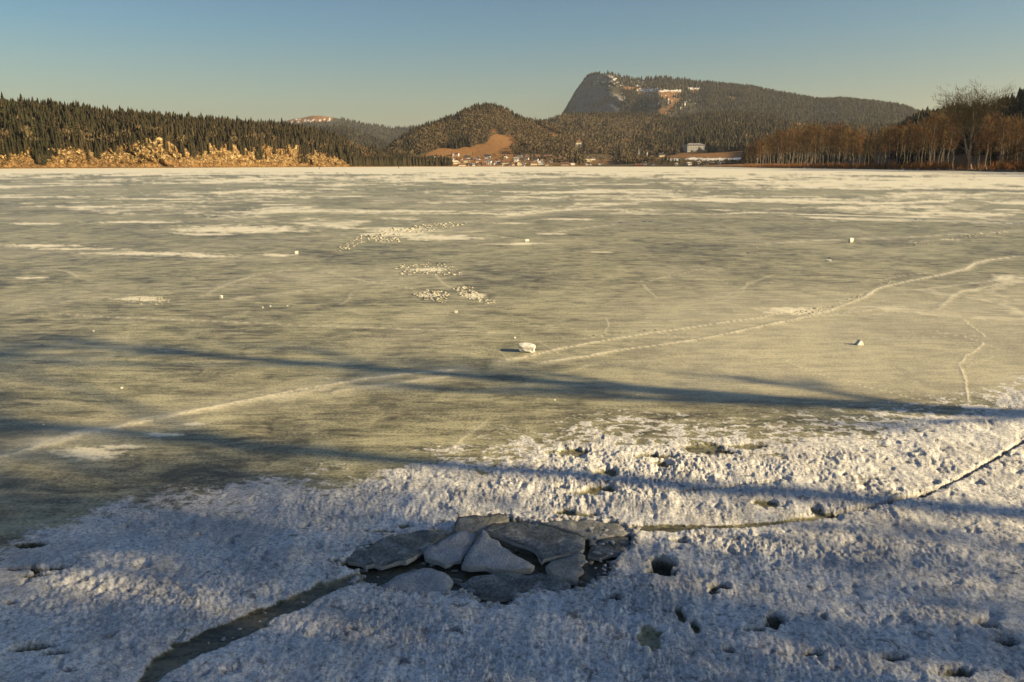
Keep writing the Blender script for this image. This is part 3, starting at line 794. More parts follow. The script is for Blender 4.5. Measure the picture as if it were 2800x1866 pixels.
# --- near bank on the camera's side, running round to the right-hand shore (outside the picture)
BANK = [(-90, -14), (-30, -3), (-8, 0.2), (0, 0.6), (8, 0.3), (12, 1.2), (18, 5.5), (40, 27), (80, 64), (122, 108), (170, 150)]
def bank():
    b = np.array(BANK, float)
    L = np.concatenate([[0], np.cumsum(np.hypot(*np.diff(b, axis=0).T))])
    s_ = np.linspace(0, L[-1], 260)
    bx, by = np.interp(s_, L, b[:, 0]), np.interp(s_, L, b[:, 1])
    tx, ty = np.gradient(bx), np.gradient(by); ln = np.hypot(tx, ty)
    nx, ny = ty / ln, -tx / ln
    w = np.array([-.8, -.1, .3, .8, 1.5, 3, 5, 8, 12, 18, 26, 38, 60])
    zz = np.array([-.25, 0.03, .12, .25, .4, .6, .9, 1.2, 1.6, 2.0, 2.6, 3.2, 4.0])
    # keep the fan from folding: blend the direction towards (0.7,-0.7)
    W = w[:, None]
    X = bx + W * (nx * .3 + .7 * .6); Y = by + W * (ny * .3 - .7 * .8)
    Z = np.repeat(zz[:, None], len(bx), 1) + .10 * fbm(X * .8, Y * .8, 4, 401) * (W > 0)
    idx = np.arange(X.size).reshape(X.shape)
    F = np.stack([idx[:-1, :-1], idx[:-1, 1:], idx[1:, 1:], idx[1:, :-1]], -1).reshape(-1, 4)
    P = np.stack([X, Y, Z], -1).reshape(-1, 3)
    wh = sstep(-.05, .1, fbm(P[:, 0] * .5, P[:, 1] * .5, 4, 402))
    o = mesh_np('shore_bank', P, F, M_GSH, None, True, {'grass': np.ones(len(P)) * .5, 'white': wh, 'rock': np.zeros(len(P))})
    props(o, kind='structure')
bank()
def bank_z(x, y):
    b = np.array(BANK, float); d, _ = dist_line(np.array([x]), np.array([y]), BANK)
    return float(np.interp(d[0], [0, .5, 1.5, 5, 12, 26, 60], [.05, .15, .35, .8, 1.4, 2.3, 3.6])) - .25

# ------------------------------------------------------------------ haze
def haze_box():
    bm = bmesh.new()
    bmesh.ops.create_cube(bm, size=1)
    me = bm_mesh('haze', bm, None)
    m = bpy.data.materials.new('haze_air'); m.use_nodes = True
    t = m.node_tree; t.nodes.clear()
    out = t.nodes.new('ShaderNodeOutputMaterial'); pv = t.nodes.new('ShaderNodeVolumePrincipled')
    pv.inputs['Color'].default_value = (0.80, 0.86, 0.95, 1)
    pv.inputs['Density'].default_value = 0.000035
    pv.inputs['Anisotropy'].default_value = 0.2
    t.links.new(pv.outputs[0], out.inputs['Volume'])
    me.materials.append(m)
    o = new_obj('haze', me)
    o.scale = (30000, 30000, 700); o.location = (0, 0, 347)
    props(o, kind='stuff')
haze_box()

# ------------------------------------------------------------------ conifers
def spruce_shape(seed, tiers=5, sides=5, droop=.12):
    r_ = np.random.default_rng(seed)
    V = []; F = []
    for k in range(tiers):
        f = k / tiers
        zt = min(1.0, f + 1.75 / tiers); zb = .06 + f * .92
        rad = (.17 * (1 - f) ** .85 + .02)
        n = sides * 2
        a = np.arange(n) * 2 * math.pi / n + r_.uniform(0, 6)
        rr = rad * np.where(np.arange(n) % 2 == 0, r_.uniform(.85, 1.25, n), r_.uniform(.45, .7, n))
        zz = zb - droop * rad * np.where(np.arange(n) % 2 == 0, 3, 0) + r_.uniform(-.015, .015, n)
        b = len(V)
        V.append((0, 0, zt))
        for i in range(n): V.append((rr[i] * math.cos(a[i]), rr[i] * math.sin(a[i]), zz[i]))
        for i in range(n): F.append((b, b + 1 + i, b + 1 + (i + 1) % n))
    # short stem
    b = len(V)
    for z in (0.0, .12):
        for i in range(3): V.append((.012 * math.cos(i * 2.09), .012 * math.sin(i * 2.09), z - .02))
    for i in range(3):
        j = (i + 1) % 3
        F += [(b + i, b + j, b + 3 + j), (b + i, b + 3 + j, b + 3 + i)]
    return np.array(V), np.array(F)
def broad_shape(seed, n=14):
    """bare broadleaved crown: upright slivers of twigwork in an oval"""
    r_ = np.random.default_rng(seed)
    V = []; F = []
    for k in range(n):
        d = r_.normal(size=3); d /= np.linalg.norm(d); d *= r_.uniform(.3, 1) ** .5
        c = np.array([d[0] * .32, d[1] * .32, .60 + d[2] * .36])
        up_ = np.array([c[0] * .9, c[1] * .9, .55]); up_ /= np.linalg.norm(up_)
        s = r_.normal(size=3); s -= s.dot(up_) * up_; s /= np.linalg.norm(s)
        l = r_.uniform(.07, .18); w = r_.uniform(.035, .09)
        b = len(V)
        V += [c - up_ * l, c + s * w, c + up_ * l, c - s * w * .7]
        F += [(b, b + 1, b + 2), (b, b + 2, b + 3)]
    b = len(V)
    V += [np.array([-.012, 0, -.02]), np.array([.012, 0, -.02]), np.array([0, 0, .6])]
    F += [(b, b + 1, b + 2)]
    return np.array(V), np.array(F)
def scatter_mesh(name, shapes, P, H, mat, wid=None, parent=None):
    Vs = []; Fs = []; T = []; off = 0
    n = len(P)
    rot = rng.uniform(0, 2 * math.pi, n); tint = rng.random(n); pick = rng.integers(0, len(shapes), n)
    wid = np.ones(n) if wid is None else wid
    for k, (V, F) in enumerate(shapes):
        m = pick == k
        if not m.any(): continue
        c, s = np.cos(rot[m])[:, None], np.sin(rot[m])[:, None]
        h = H[m][:, None]; w = wid[m][:, None]
        X = (V[None, :, 0] * c - V[None, :, 1] * s) * h * w + P[m][:, 0:1]
        Y = (V[None, :, 0] * s + V[None, :, 1] * c) * h * w + P[m][:, 1:2]
        Z = V[None, :, 2] * h + P[m][:, 2:3]
        Vs.append(np.stack([X, Y, Z], -1).reshape(-1, 3))
        q = m.sum()
        Fs.append((F[None] + (np.arange(q) * len(V))[:, None, None] + off).reshape(-1, 3))
        T.append(np.repeat(tint[m], len(V))); off += q * len(V)
    o = mesh_np(name, np.concatenate(Vs), np.concatenate(Fs), mat, parent, False, {'tint': np.concatenate(T)})
    return o
SPR = [spruce_shape(s, 5, 5) for s in range(4)]
SPR_S = [spruce_shape(20 + s, 3, 4) for s in range(3)]
SPR_XS = [spruce_shape(30 + s, 2, 3) for s in range(3)]
BRO = [broad_shape(s, 24) for s in range(4)]
BRO_S = [broad_shape(10 + s, 8) for s in range(3)]

def scatter(hill, px0, px1, v0, v1, n, keep=None, vpow=1.0):
    px = rng.uniform(px0, px1, n); v = v0 + (v1 - v0) * rng.random(n) ** vpow
    P = hill.pos(px, v); qx, qy = project(P[:, 0], P[:, 1], P[:, 2])
    m = np.ones(n, bool)
    if keep is not None: m = keep(qx, qy, P, v)
    return P[m], qx[m], qy[m], v[m]
SPR_H = [mesh_np('spruce', *spruce_shape(50 + s, 8, 7), M_SPRUCE, obj_name=False) for s in range(6)]
def place_spruces(P, H, label, group, W=None):
    for i, (p, h) in enumerate(zip(P, H)):
        o = bpy.data.objects.new('spruce_tree', SPR_H[i % 6]); link(o)
        w = h * (1.0 if W is None else W[i]) * random.uniform(.9, 1.2)
        o.location = p; o.scale = (w, w, h); o.rotation_euler = (R(random.uniform(-2, 2)), R(random.uniform(-2, 2)), random.uniform(0, 6.28))
        props(o, label, 'spruce tree', group)

# left ridge forest
gapn = lambda P: fbm(P[:, 0] / 16, P[:, 1] / 16, 3, 420)
P, qx, qy, v = scatter(up, -860, 1235, 0.02, 1.25, 12500, lambda qx, qy, P, v: ((gapn(P) > .0) | (v > .15)) & ~in_poly(qx, qy + 3, LBAND[0]) & ~in_poly(qx, qy + 3, LBAND[1]))
H = rng.uniform(8, 13.5, len(P)) * (1 + .18 * rng.standard_normal(len(P))).clip(.6, 1.35) * np.interp(v, [0, .12, 1], [.75, 1, 1])
# gullies where the wood runs down the cliff to the ice
GULL = [(115, 14), (128, 16), (272, 8), (530, 10), (665, 8), (717, 12), (752, 5), (832, 10)]
gp = []
for gx_, w_ in GULL:
    for k in range(int(w_ * 2.2)):
        gp.append((gx_ + random.gauss(0, w_ * .55), random.uniform(1.15, 2.0) if gx_ in (115, 128, 717, 832) else random.uniform(1.55, 2.0)))
for k in range(420): gp.append((random.uniform(-200, 1000), 2.03 - abs(random.gauss(0, .22))))
gp = np.array(gp)
Pg = H_LEFT.pos(gp[:, 0], gp[:, 1]); Pg[:, 1] -= 5.5 * np.clip(gp[:, 1] - 1, 0, .8)
Hg = rng.uniform(4, 10, len(Pg))
# dark shore trees where the cliff peters out, with the paler rock bands between
pe = rng.uniform(955, 1165, 850)
Pe = H_LEFT.pos(pe, rng.uniform(1.05, 2.2, 850))
eqx, eqy = project(Pe[:, 0], Pe[:, 1], Pe[:, 2])
keep = ~in_poly(eqx, eqy + 4, [(950, 404), (975, 410), (1010, 432), (1022, 446), (1005, 446), (985, 430), (958, 418)]) & ~in_poly(eqx, eqy + 4, [(1010, 412), (1030, 410), (1060, 430), (1075, 452), (1055, 452), (1035, 430)])
Pe = Pe[keep]; He = rng.uniform(7, 13, len(Pe))
PA = np.concatenate([P, Pg, Pe]); HA = np.concatenate([H, Hg, He])
ax_, _ = project(PA[:, 0], PA[:, 1], PA[:, 2])
score = HA / PA[:, 1] * ((ax_ > 10) & (ax_ < 2790))
score[len(P):len(P) + len(Pg)] *= 1.6
ordr = np.argsort(-score)
ind, rest = ordr[:180], ordr[180:]
place_spruces(PA[ind], HA[ind], 'dark spruce of the dense wood above and beside the ochre cliff on the left', 'spruces of the wood on the left ridge')
fw = scatter_mesh('spruce_wood', SPR, PA[rest], HA[rest], M_SPRUCE_T, rng.uniform(.9, 1.25, len(rest)))
props(fw, 'dense dark spruce wood covering the ridge above the ochre cliff', 'forest', None, 'stuff')
# brown bare trees mixed along the cliff top
P, qx, qy, v = scatter(up, -300, 1180, 0.0, 1.0, 2000, lambda qx, qy, P, v: fbm(qx / 40, v * 3, 3, 430) > -.1)
o = scatter_mesh('bare_wood', BRO, P, rng.uniform(6, 11, len(P)), M_BROAD_T, rng.uniform(.8, 1.2, len(P)))
props(o, 'grey brown bare trees mixed in along the top edge of the cliff', 'bare trees', None, 'stuff')
# bushes on the cliff ledges
pb = rng.uniform(-300, 960, 2200); Pb = H_LEFT.pos(pb, rng.uniform(1.02, 1.98, 2200)); Pb[:, 1] -= rng.uniform(3, 11, 2200)
o = scatter_mesh('cliff_scrub', BRO_S, Pb, rng.uniform(.8, 3.0, 2200), M_SPRUCE_T, rng.uniform(1, 1.6, 2200))
props(o, 'small dark bushes dotted over the ochre cliff', 'scrub', None, 'stuff')

# village hill
clearV = [MEADOW, MEADOW2, MEADOW3]
def keepV(qx, qy, P, v):
    wx = qx + 4 * fbm(qx / 12, qy / 12, 2, 440); m = np.ones(len(qx), bool)
    for p in clearV: m &= ~in_poly(wx, qy - 2, p)
    m &= ~((qy > 424) & (qx > 1130) & (qx < 1700)) & ~in_poly(qx, qy, [(1566, 396), (1600, 396), (1604, 425), (1562, 425)])
    return m
P, qx, qy, v = scatter(H_VIL, 1010, 1790, 1.02, 3.25, 11500, keepV, .8)
con = (fbm(qx / 45, qy / 25, 3, 441) + .7 * (v > 2.85) - .2 - .35 * (qx > 1380) + .45 * (qx < 1140) + .8 * in_poly(qx, qy, [(1225, 378), (1290, 378), (1290, 408), (1225, 408)]) + .3 * rng.standard_normal(len(P))) > .25
o = scatter_mesh('hill_spruces', SPR_S, P[con], rng.uniform(10, 17, con.sum()), M_SPRUCE_T, rng.uniform(.9, 1.3, con.sum()))
props(o, 'dark conifers mixed through the wood on the round hill over the village', 'forest', None, 'stuff')
o = scatter_mesh('hill_bare_wood', BRO, P[~con], rng.uniform(8, 14, (~con).sum()), M_BROAD_T, rng.uniform(1.0, 1.5, (~con).sum()))
props(o, 'bare grey brown broadleaved wood on the round hill over the village', 'forest', None, 'stuff')
# foothills
clearF = [FIELD, SNOWF, SNOWF2, SNOWF3, [(1868, 400), (1936, 400), (1940, 436), (1864, 436)]] + FT_CLEAR
def keepF(qx, qy, P, v):
    m = np.ones(len(qx), bool)
    for p in clearF: m &= ~in_poly(qx, qy - 1, p)
    return m & ~((qy > 428) & (qx > 1600) & (qx < 2030))
P, qx, qy, v = scatter(H_FOOT, 1450, 2560, 1.05, 3.2, 17000, keepF, .8)
con = (fbm(qx / 60, qy / 20, 3, 451) + .7 * sstep(1720, 1900, qx) - .2 + .25 * rng.standard_normal(len(P)) + .5 * (v > 2.9)) > .15
o = scatter_mesh('foothill_spruces', SPR_S, P[con], rng.uniform(11, 19, con.sum()), M_SPRUCE_T, rng.uniform(1, 1.5, con.sum()))
props(o, 'dark conifer wood on the foothills under the mountain', 'forest', None, 'stuff')
o = scatter_mesh('foothill_bare_wood', BRO_S, P[~con], rng.uniform(10, 17, (~con).sum()), M_BROAD_T, rng.uniform(1, 1.4, (~con).sum()))
props(o, 'bare grey brown wood on the foothills under the mountain', 'forest', None, 'stuff')
# mountain
ROCKM = [(1480, 345), (1530, 320), (1570, 250), (1600, 205), (1640, 205), (1650, 240), (1660, 262), (1690, 285), (1700, 318), (1480, 330)]
def keepM(qx, qy, P, v):
    m = np.ones(len(qx), bool)
    wx = qx + 16 * fbm(qx / 9, qy / 7, 3, 452)
    for p in MT_OPEN + [ROCKM]: m &= ~in_poly(wx, qy, p)
    return m & (rng.random(len(qx)) < np.where((qx < 1760) & (qy < 250), .3, np.where((qx > 1740) & (qx < 1930) & (qy < 320), .3, 1)))
P, qx, qy, v = scatter(H_MT, 1560, 2750, 0.5, 2.12, 22000, keepM, .8)
o = scatter_mesh('mountain_spruces', SPR_XS, P, rng.uniform(13, 22, len(P)), M_SPRUCE_T, rng.uniform(1.2, 2.0, len(P)))
props(o, 'conifer wood covering the long back of the flat topped mountain', 'forest', None, 'stuff')
ed = np.linspace(1538, 1640, 60); Pm = H_MT.pos(ed, np.full(60, 2.0))
Pd = [scatter(H_FAR, 680, 1380, .3, 1.03, 3500, lambda qx, qy, P, v: (qx > 925) | (qy > 336))[0], scatter(H_MIDF, 780, 1280, .3, 1.03, 2500)[0]]
Pd = np.concatenate(Pd + [Pm])
o = scatter_mesh('distant_spruces', SPR_XS, Pd, rng.uniform(12, 20, len(Pd)), M_SPRUCE_T, rng.uniform(1.2, 2.0, len(Pd)))
props(o, 'far conifer wood on the blue hills behind the valley', 'forest', None, 'stuff')
# right hand wooded hill
def keepR(qx, qy, P, v): return ~in_poly(qx, qy, HFIELD)
P, qx, qy, v = scatter(H_RIGHT, 2440, 3780, 2.15, 3.2, 4200, keepR)
H = rng.uniform(10, 17, len(P))
sc_ = H / P[:, 1] * ((qx < 2790)) * (v > 2.6)
od = np.argsort(-sc_); k = 110
place_spruces(P[od[:k]], H[od[:k]], 'dark spruce on the skyline of the wooded hill behind the right shore trees', 'spruces of the hill on the right')
o = scatter_mesh('right_hill_spruces', SPR, P[od[k:]], H[od[k:]], M_SPRUCE_T, rng.uniform(.9, 1.3, len(od) - k))
props(o, 'dark spruce wood on the hill behind the right shore', 'forest', None, 'stuff')

# ------------------------------------------------------------------ bare shore trees
class TB:
    def __init__(s): s.V = []; s.F = []
    def tube(s, pts, rad, sides):
        b = len(s.V); n = len(pts)
        for i in range(n):
            d = (pts[min(i + 1, n - 1)] - pts[max(i - 1, 0)]); d = d / (np.linalg.norm(d) + 1e-9)
            a = np.cross(d, [0.3, 0.9, 0.1]); a /= np.linalg.norm(a) + 1e-9; c = np.cross(d, a)
            for k in range(sides):
                t = 2 * math.pi * k / sides
                s.V.append(pts[i] + rad[i] * (math.cos(t) * a + math.sin(t) * c))
        for i in range(n - 1):
            for k in range(sides):
                p, q = b + i * sides + k, b + i * sides + (k + 1) % sides
                s.F += [(p, q, q + sides), (p, q + sides, p + sides)]
    def sliver(s, p, d, l, w, r_):
        a = np.cross(d, r_.normal(size=3)); a /= np.linalg.norm(a) + 1e-9
        b = len(s.V)
        s.V += [p - a * w * .5, p + a * w * .5, p + d * l]; s.F.append((b, b + 1, b + 2))
    def mesh(s, name, mat): return mesh_np(name, np.array(s.V), np.array(s.F), mat, obj_name=False)
def bare_tree(seed, h, spread, n_br, n_tw, tw_w, base=.3, tr=.018, fork=0, lean=0.0, up_=.9, tw_l=.06):
    """unit-free: h metres. returns trunk mesh, crown mesh (limbs and twigs)"""
    r_ = np.random.default_rng(seed)
    T = TB(); B = TB(); G = TB()
    n = 9; t = np.linspace(0, 1, n)
    off = np.cumsum(r_.normal(0, .012, (n, 2)), 0) * h; off[0] = 0
    path = np.stack([off[:, 0] + lean * h * t, off[:, 1], t * h * .96], 1)
    rad = h * tr * (1 - t) ** .8 + h * .0012; rad[0] *= 1.5
    T.tube(path, rad, 7)
    stems = [(path, rad)]
    for f in range(fork):
        k = 1 + f; a = r_.uniform(0, 6.28) if f else math.pi * .95
        L = h * (.70 - .08 * f); m = 7; tt = np.linspace(0, 1, m)
        p = path[k] + np.stack([np.cos(a) * L * spread * (tt - .2 * tt * tt), np.sin(a) * L * spread * tt * .8, L * .95 * tt ** 1.15], 1)
        p[:, :2] += np.cumsum(r_.normal(0, .01, (m, 2)), 0) * h; p[0] = path[k]
        rr = rad[k] * .75 * (1 - tt * .9); T.tube(p, rr, 6); stems.append((p, rr))
    tips = []
    for i in range(n_br):
        P_, Rr = stems[i % len(stems)]
        f = base + (1 - base) * (i / n_br) ** .8 * .97 if P_ is path else r_.uniform(.25, .98)
        x = f * (len(P_) - 1); k = min(int(x), len(P_) - 2); o = P_[k] + (P_[k + 1] - P_[k]) * (x - k)
        a = i * 2.4 + r_.uniform(-.5, .5)
        prof = math.sin(math.pi * min(1, max(.12, (o[2] / h - base * .6) / (1.12 - base * .6)))) ** .6
        L = h * spread * (.35 + .65 * prof) * r_.uniform(.7, 1.1)
        m = 5; tt = np.linspace(0, 1, m)
        el = up_ * r_.uniform(.6, 1.2)
        d = np.array([math.cos(a), math.sin(a), 0])
        p = o + d * L * tt[:, None] * (1 - .25 * tt[:, None]) + np.array([0, 0, 1]) * (L * el * tt ** 1.2)[:, None] + np.cumsum(r_.normal(0, .03, (m, 3)), 0) * L
        p[0] = o
        r0 = min(Rr[k] * .5, h * .008); rr = r0 * (1 - tt * .85)
        B.tube(p, rr, 4)
        for j in range(4):
            q = r_.uniform(.3, .95) * (m - 1); kk = min(int(q), m - 2); o2 = p[kk] + (p[kk + 1] - p[kk]) * (q - kk)
            d2 = (p[-1] - p[0]) / L + r_.normal(0, .55, 3) + np.array([0, 0, .35]); d2 /= np.linalg.norm(d2)
            L2 = L * r_.uniform(.3, .55)
            p2 = np.array([o2, o2 + d2 * L2 * .5 + r_.normal(0, .04, 3) * L2, o2 + d2 * L2 + np.array([0, 0, .1 * L2])])
            B.tube(p2, r0 * np.array([.4, .25, .1]), 3)
            tips.append((p2[1], d2, L2)); tips.append((p2[2], d2, L2))
        tips.append((p[-1], d2, L * .4)); tips.append((p[-2], d2, L * .4))
    tips.append((path[-1], np.array([0, 0, 1.]), h * .08))
    for i in range(n_tw):
        o, d, L = tips[r_.integers(len(tips))]
        dd = d + r_.normal(0, .6, 3) + np.array([0, 0, .25]); dd /= np.linalg.norm(dd)
        G.sliver(o + r_.normal(0, .22, 3) * L, dd, h * tw_l * r_.uniform(.5, 1.4), tw_w * r_.uniform(.6, 1.4), r_)
    return T, B, G
def tree_proto(name, spec, twig_mat, bark, branch_bark=None):
    T, B, G = bare_tree(**spec)
    tm = T.mesh('trunk', bark)
    V = np.array(B.V + G.V); F = np.array(B.F + [tuple(x + len(B.V) for x in f) for f in G.F])
    cm = mesh_np('crown', V, F, branch_bark or bark, obj_name=False)
    cm.materials.append(twig_mat)
    mi = np.zeros(len(F), np.int32); mi[len(B.F):] = 1
    cm.polygons.foreach_set('material_index', mi)
    return tm, cm
M_TWIG_R = mat_foliage('reddish_twigs', (0.080, 0.038, 0.018), (0.260, 0.120, 0.045))
M_TWIG_O = mat_foliage('olive_twigs', (0.060, 0.045, 0.020), (0.170, 0.125, 0.052))
M_TWIG_D = mat_foliage('dark_twigs', (0.030, 0.018, 0.009), (0.065, 0.038, 0.018))
PROTO = []
for i in range(6):
    PROTO.append(tree_proto('b', dict(seed=600 + i, h=20, spread=.16, n_br=26, n_tw=950, tw_w=.13, base=.34, tr=.009), [M_TWIG, M_TWIG_R, M_TWIG_O][i % 3], M_BARK, M_BARK_D))
DARKP = [tree_proto('d', dict(seed=640 + i, h=18, spread=.2, n_br=28, n_tw=1300, tw_w=.14, base=.12, tr=.010), M_TWIG_D, M_BARK_D) for i in range(2)]
BIGP = tree_proto('big', dict(seed=655, h=29, spread=.30, n_br=120, n_tw=5200, tw_w=.11, base=.24, tr=.016, fork=4, up_=1.05, tw_l=.085), M_TWIG_O, M_BARK, M_BARK_D)
BIG2 = tree_proto('big2', dict(seed=661, h=24, spread=.20, n_br=30, n_tw=420, tw_w=.10, base=.35, tr=.012, fork=1, up_=.8), M_TWIG, M_BARK, M_BARK_D)
def put_tree(proto, loc, sc, rz, label, group=None, name='bare_tree', wide=1.0):
    e = empty(name, loc, rz); e.scale = (sc * wide, sc * wide, sc)
    t = new_obj('trunk', proto[0], e); c = new_obj('crown', proto[1], e)
    props(e, label, 'tree', group); return e
def shore_pt(px, back): 
    P = H_RIGHT.pos(px, 1 + back / 90.0); return tuple(float(c) for c in P)
# silhouette heights along the shore (picture rows of the tree tops)
TX = [2025, 2040, 2060, 2090, 2130, 2160, 2200, 2240, 2280, 2320, 2350, 2370, 2400, 2440, 2470, 2510, 2550, 2600, 2650, 2700, 2760, 2800, 3400]
TY = [420, 395, 383, 372, 362, 350, 343, 350, 348, 345, 360, 375, 352, 338, 345, 336, 315, 318, 310, 330, 320, 330, 330]
def nth(i):
    k = i + 1; return str(k) + ({1: 'st', 2: 'nd', 3: 'rd'}.get(k % 10, 'th') if k % 100 not in (11, 12, 13) else 'th')
pxs = list(np.linspace(2032, 2790, 74)) 
for i, p in enumerate(pxs):
    p = p + random.uniform(-4, 4); back = random.choice([3, 5, 9, 14])
    loc = shore_pt(p, back)
    if 2610 < p < 2730 and back < 20:
        if random.random() < .75: continue
    top = np.interp(p, TX, TY) + random.uniform(-6, 16)
    h = (at(p, top, loc[1])[2] - loc[2])
    if p < 2062: put_tree(DARKP[i % 2], loc, h / 18, random.uniform(0, 6), 'dark bushy bare tree, %s from the left tip of the right shore wood' % nth(i), 'dark trees at the tip of the shore wood', wide=1.0)
    else: put_tree(PROTO[i % 6], loc, h / 20, random.uniform(0, 6), 'pale trunked bare tree, %s from the tip, front row of the right shore' % nth(i), 'bare pale trunked trees of the right shore wood', wide=random.uniform(.85, 1.15))
for i in range(95):
    p = random.uniform(2035, 2795); loc = shore_pt(p, random.uniform(20, 75))
    if 2600 < p < 2720 and loc[1] < 400 and random.random() < .7: continue
    top = np.interp(p, TX, TY) + random.uniform(2, 30); h = (at(p, top, loc[1])[2] - loc[2])
    put_tree(PROTO[(i * 5) % 6], loc, h / 20, random.uniform(0, 6), 'bare brown tree in the back rows of the right shore wood', 'bare trees in the back rows of the shore wood', wide=random.uniform(.9, 1.3))
loc = shore_pt(2652, 4); put_tree(BIGP, loc, (at(2652, 254, loc[1])[2] - loc[2]) / 32.5, 0.0, 'tallest bare tree of the right shore, pale forked trunk and broad fan crown', wide=1.25)
loc = shore_pt(2577, 12); put_tree(BIG2, loc, (at(2577, 288, loc[1])[2] - loc[2]) / 24, 1.2, 'tall thin bare tree standing left of the broadest tree, its top against the sky')
for p, t, L in ((2535, 390, 'leaning pale trunked tree on the shore left of the tall fan crowned tree'), (2727, 372, 'pale crooked tree near the right edge of the shore wood'), (2672, 400, 'thin pale tree just right of the tall forked tree'), (2691, 395, 'pale straight tree second to the right of the tall forked tree')):
    loc = shore_pt(p, 3); put_tree(BIG2 if p in (2535, 2727) else PROTO[1], loc, (at(p, t - 30, loc[1])[2] - loc[2]) / (24 if p in (2535, 2727) else 20), p * .1, L)
for k, (p, t) in enumerate([(2375, 352), (2478, 345), (2486, 355), (2460, 360), (2520, 330), (2712, 340), (2745, 330), (2775, 300), (2765, 330)]):
    loc = shore_pt(p, 30 + 4 * k); h = at(p, t, loc[1])[2] - loc[2]
    place_spruces([loc], [h], ['narrow spruce among brown shore trees, ' + w for w in ('middle of the right shore wood', 'left of the leaning pale trunk', 'second by the leaning trunk', 'behind the orange reeds', 'behind the thin skyline tree', 'right of the tall fan crowned tree', 'under the golden field', 'at the right edge reaching the skyline', 'just left of the edge spruce')][k], None, [.8])
for k, (p, t) in enumerate([(2748, 415), (2764, 405), (2779, 398), (2792, 392)]):  # dark trees added to stand in for the deep shade in this corner
    loc = shore_pt(p, 3 + k); h = at(p, t, loc[1])[2] - loc[2]
    put_tree(DARKP[k % 2], loc, h / 18, k * 1.7, 'dark tree added for the deep shade, %s of four by the right edge' % ('leftmost', 'second', 'third', 'rightmost')[k], 'dark trees added for the deep shade at the right edge', wide=1.6)
# trees outside the frame that shade the far right of the ice
P = H_RIGHT.pos(rng.uniform(2830, 3700, 60), rng.uniform(1.02, 1.5, 60))
o = scatter_mesh('edge_wood', SPR, P, rng.uniform(13, 20, 60), M_SPRUCE_T)
props(o, 'dark conifers continuing along the right shore', 'forest', None, 'stuff')
# dry reeds and brush along the right shore
def reeds():
    n = 15000
    p = rng.uniform(2035, 2800, n); b = rng.uniform(0, 1, n) ** 1.5 * 22 + .3
    P = H_RIGHT.pos(p, 1 + b / 90)
    cl = fbm(p / 14, b / 6, 3, 470); m = (cl > -.15); m &= ~((p > 2600) & (p < 2725) & (rng.random(n) < .85)); P = P[m]; cl = cl[m]
    n = len(P); h = rng.uniform(.9, 3.2, n) * (1 + cl); w = rng.uniform(.05, .16, n); a = rng.uniform(0, math.pi, n)
    lean = rng.normal(0, .22, (n, 2)) * h[:, None]
    ox = np.cos(a) * w; oy = np.sin(a) * w
    V = np.stack([P - np.stack([ox, oy, 0 * w + .1], 1), P + np.stack([ox, oy, 0 * w - .1], 1), P + np.concatenate([lean, h[:, None]], 1)], 1).reshape(-1, 3)
    o = mesh_np('dry_reeds', V, np.arange(n * 3).reshape(-1, 3), M_REED, None, False, {'tint': np.repeat(rng.random(n), 3)})
    props(o, 'orange brown reeds and brush along the foot of the shore trees', 'reeds', None, 'stuff')
reeds()

# ------------------------------------------------------------------ trees on the near bank, right of the picture: they shade the foreground
NEARP = [tree_proto('n', dict(seed=700 + i, h=11, spread=.23, n_br=40, n_tw=3000, tw_w=.055, base=.2, tr=.013, fork=i % 2, tw_l=.05), M_TWIG_D, M_BARK_D) for i in range(3)]
SLIM = tree_proto('slim', dict(seed=710, h=10.5, spread=.10, n_br=20, n_tw=700, tw_w=.03, base=.45, tr=.030, tw_l=.05), M_TWIG_D, M_BARK_D)
TALL = tree_proto('tall', dict(seed=721, h=16, spread=.20, n_br=40, n_tw=4400, tw_w=.055, base=.58, tr=.011, tw_l=.045), M_TWIG_D, M_BARK_D)
for k, (x, y, s, pr, L) in enumerate([
    (19.0, 3.15, 1.0, SLIM, 'slim straight bare tree farthest along the near bank'),
    (22.0, -0.8, 1.0, TALL, 'tall clear stemmed bare tree behind the slim one on the near bank'),
    (15.0, -2.0, .90, NEARP[1], 'forked bare tree nearest the ice on the near bank'),
    (19.5, -2.1, 1.0, NEARP[0], 'upright bare tree third from the ice on the near bank'),
    (18.0, -4.2, 1.0, NEARP[2], 'broad bare tree in the middle of the near bank'),
    (25.0, -6.4, 1.1, NEARP[0], 'bare tree at the back of the near bank'),
    (21.5, -2.4, .92, TALL, 'second tall clear stemmed tree, nearer the camera on the near bank'),
    (23.5, -3.2, .95, SLIM, 'slim tree between the broad ones on the near bank')]):
    put_tree(pr, (x, y, bank_z(x, y)), s, k * 1.3, L)

# ------------------------------------------------------------------ village
def wallmat(name, c): return simple(name, c, tuple(x * .85 for x in c), 0.8, 0.85)
WALL = {'white': wallmat('white_plaster', (.86, .84, .78)), 'cream': wallmat('cream_plaster', (.72, .64, .44)), 'pink': wallmat('pink_plaster', (.60, .48, .38)),
        'brown': wallmat('brown_boards', (.20, .12, .08)), 'grey': wallmat('grey_plaster', (.50, .47, .42)), 'red': wallmat('red_boards', (.34, .10, .06))}
ROOF = {'dark': simple('dark_slate', (.045, .035, .035), (.08, .065, .06), 2), 'brown': simple('brown_tile', (.15, .075, .05), (.22, .11, .07), 2),
        'red': simple('red_tile', (.20, .10, .07), (.27, .14, .09), 2), 'pale': simple('snowy_roof', (.66, .60, .50), (.50, .44, .36), .6), 'grey': simple('grey_slate', (.20, .19, .19), (.28, .26, .25), 2)}
M_PANE = NT('window_glass'); M_PANE.base((.025, .028, .035)); M_PANE.rough(.15); M_PANE = M_PANE.m
M_STONE = simple('chimney_stone', (.30, .25, .20), (.42, .35, .28), 2)
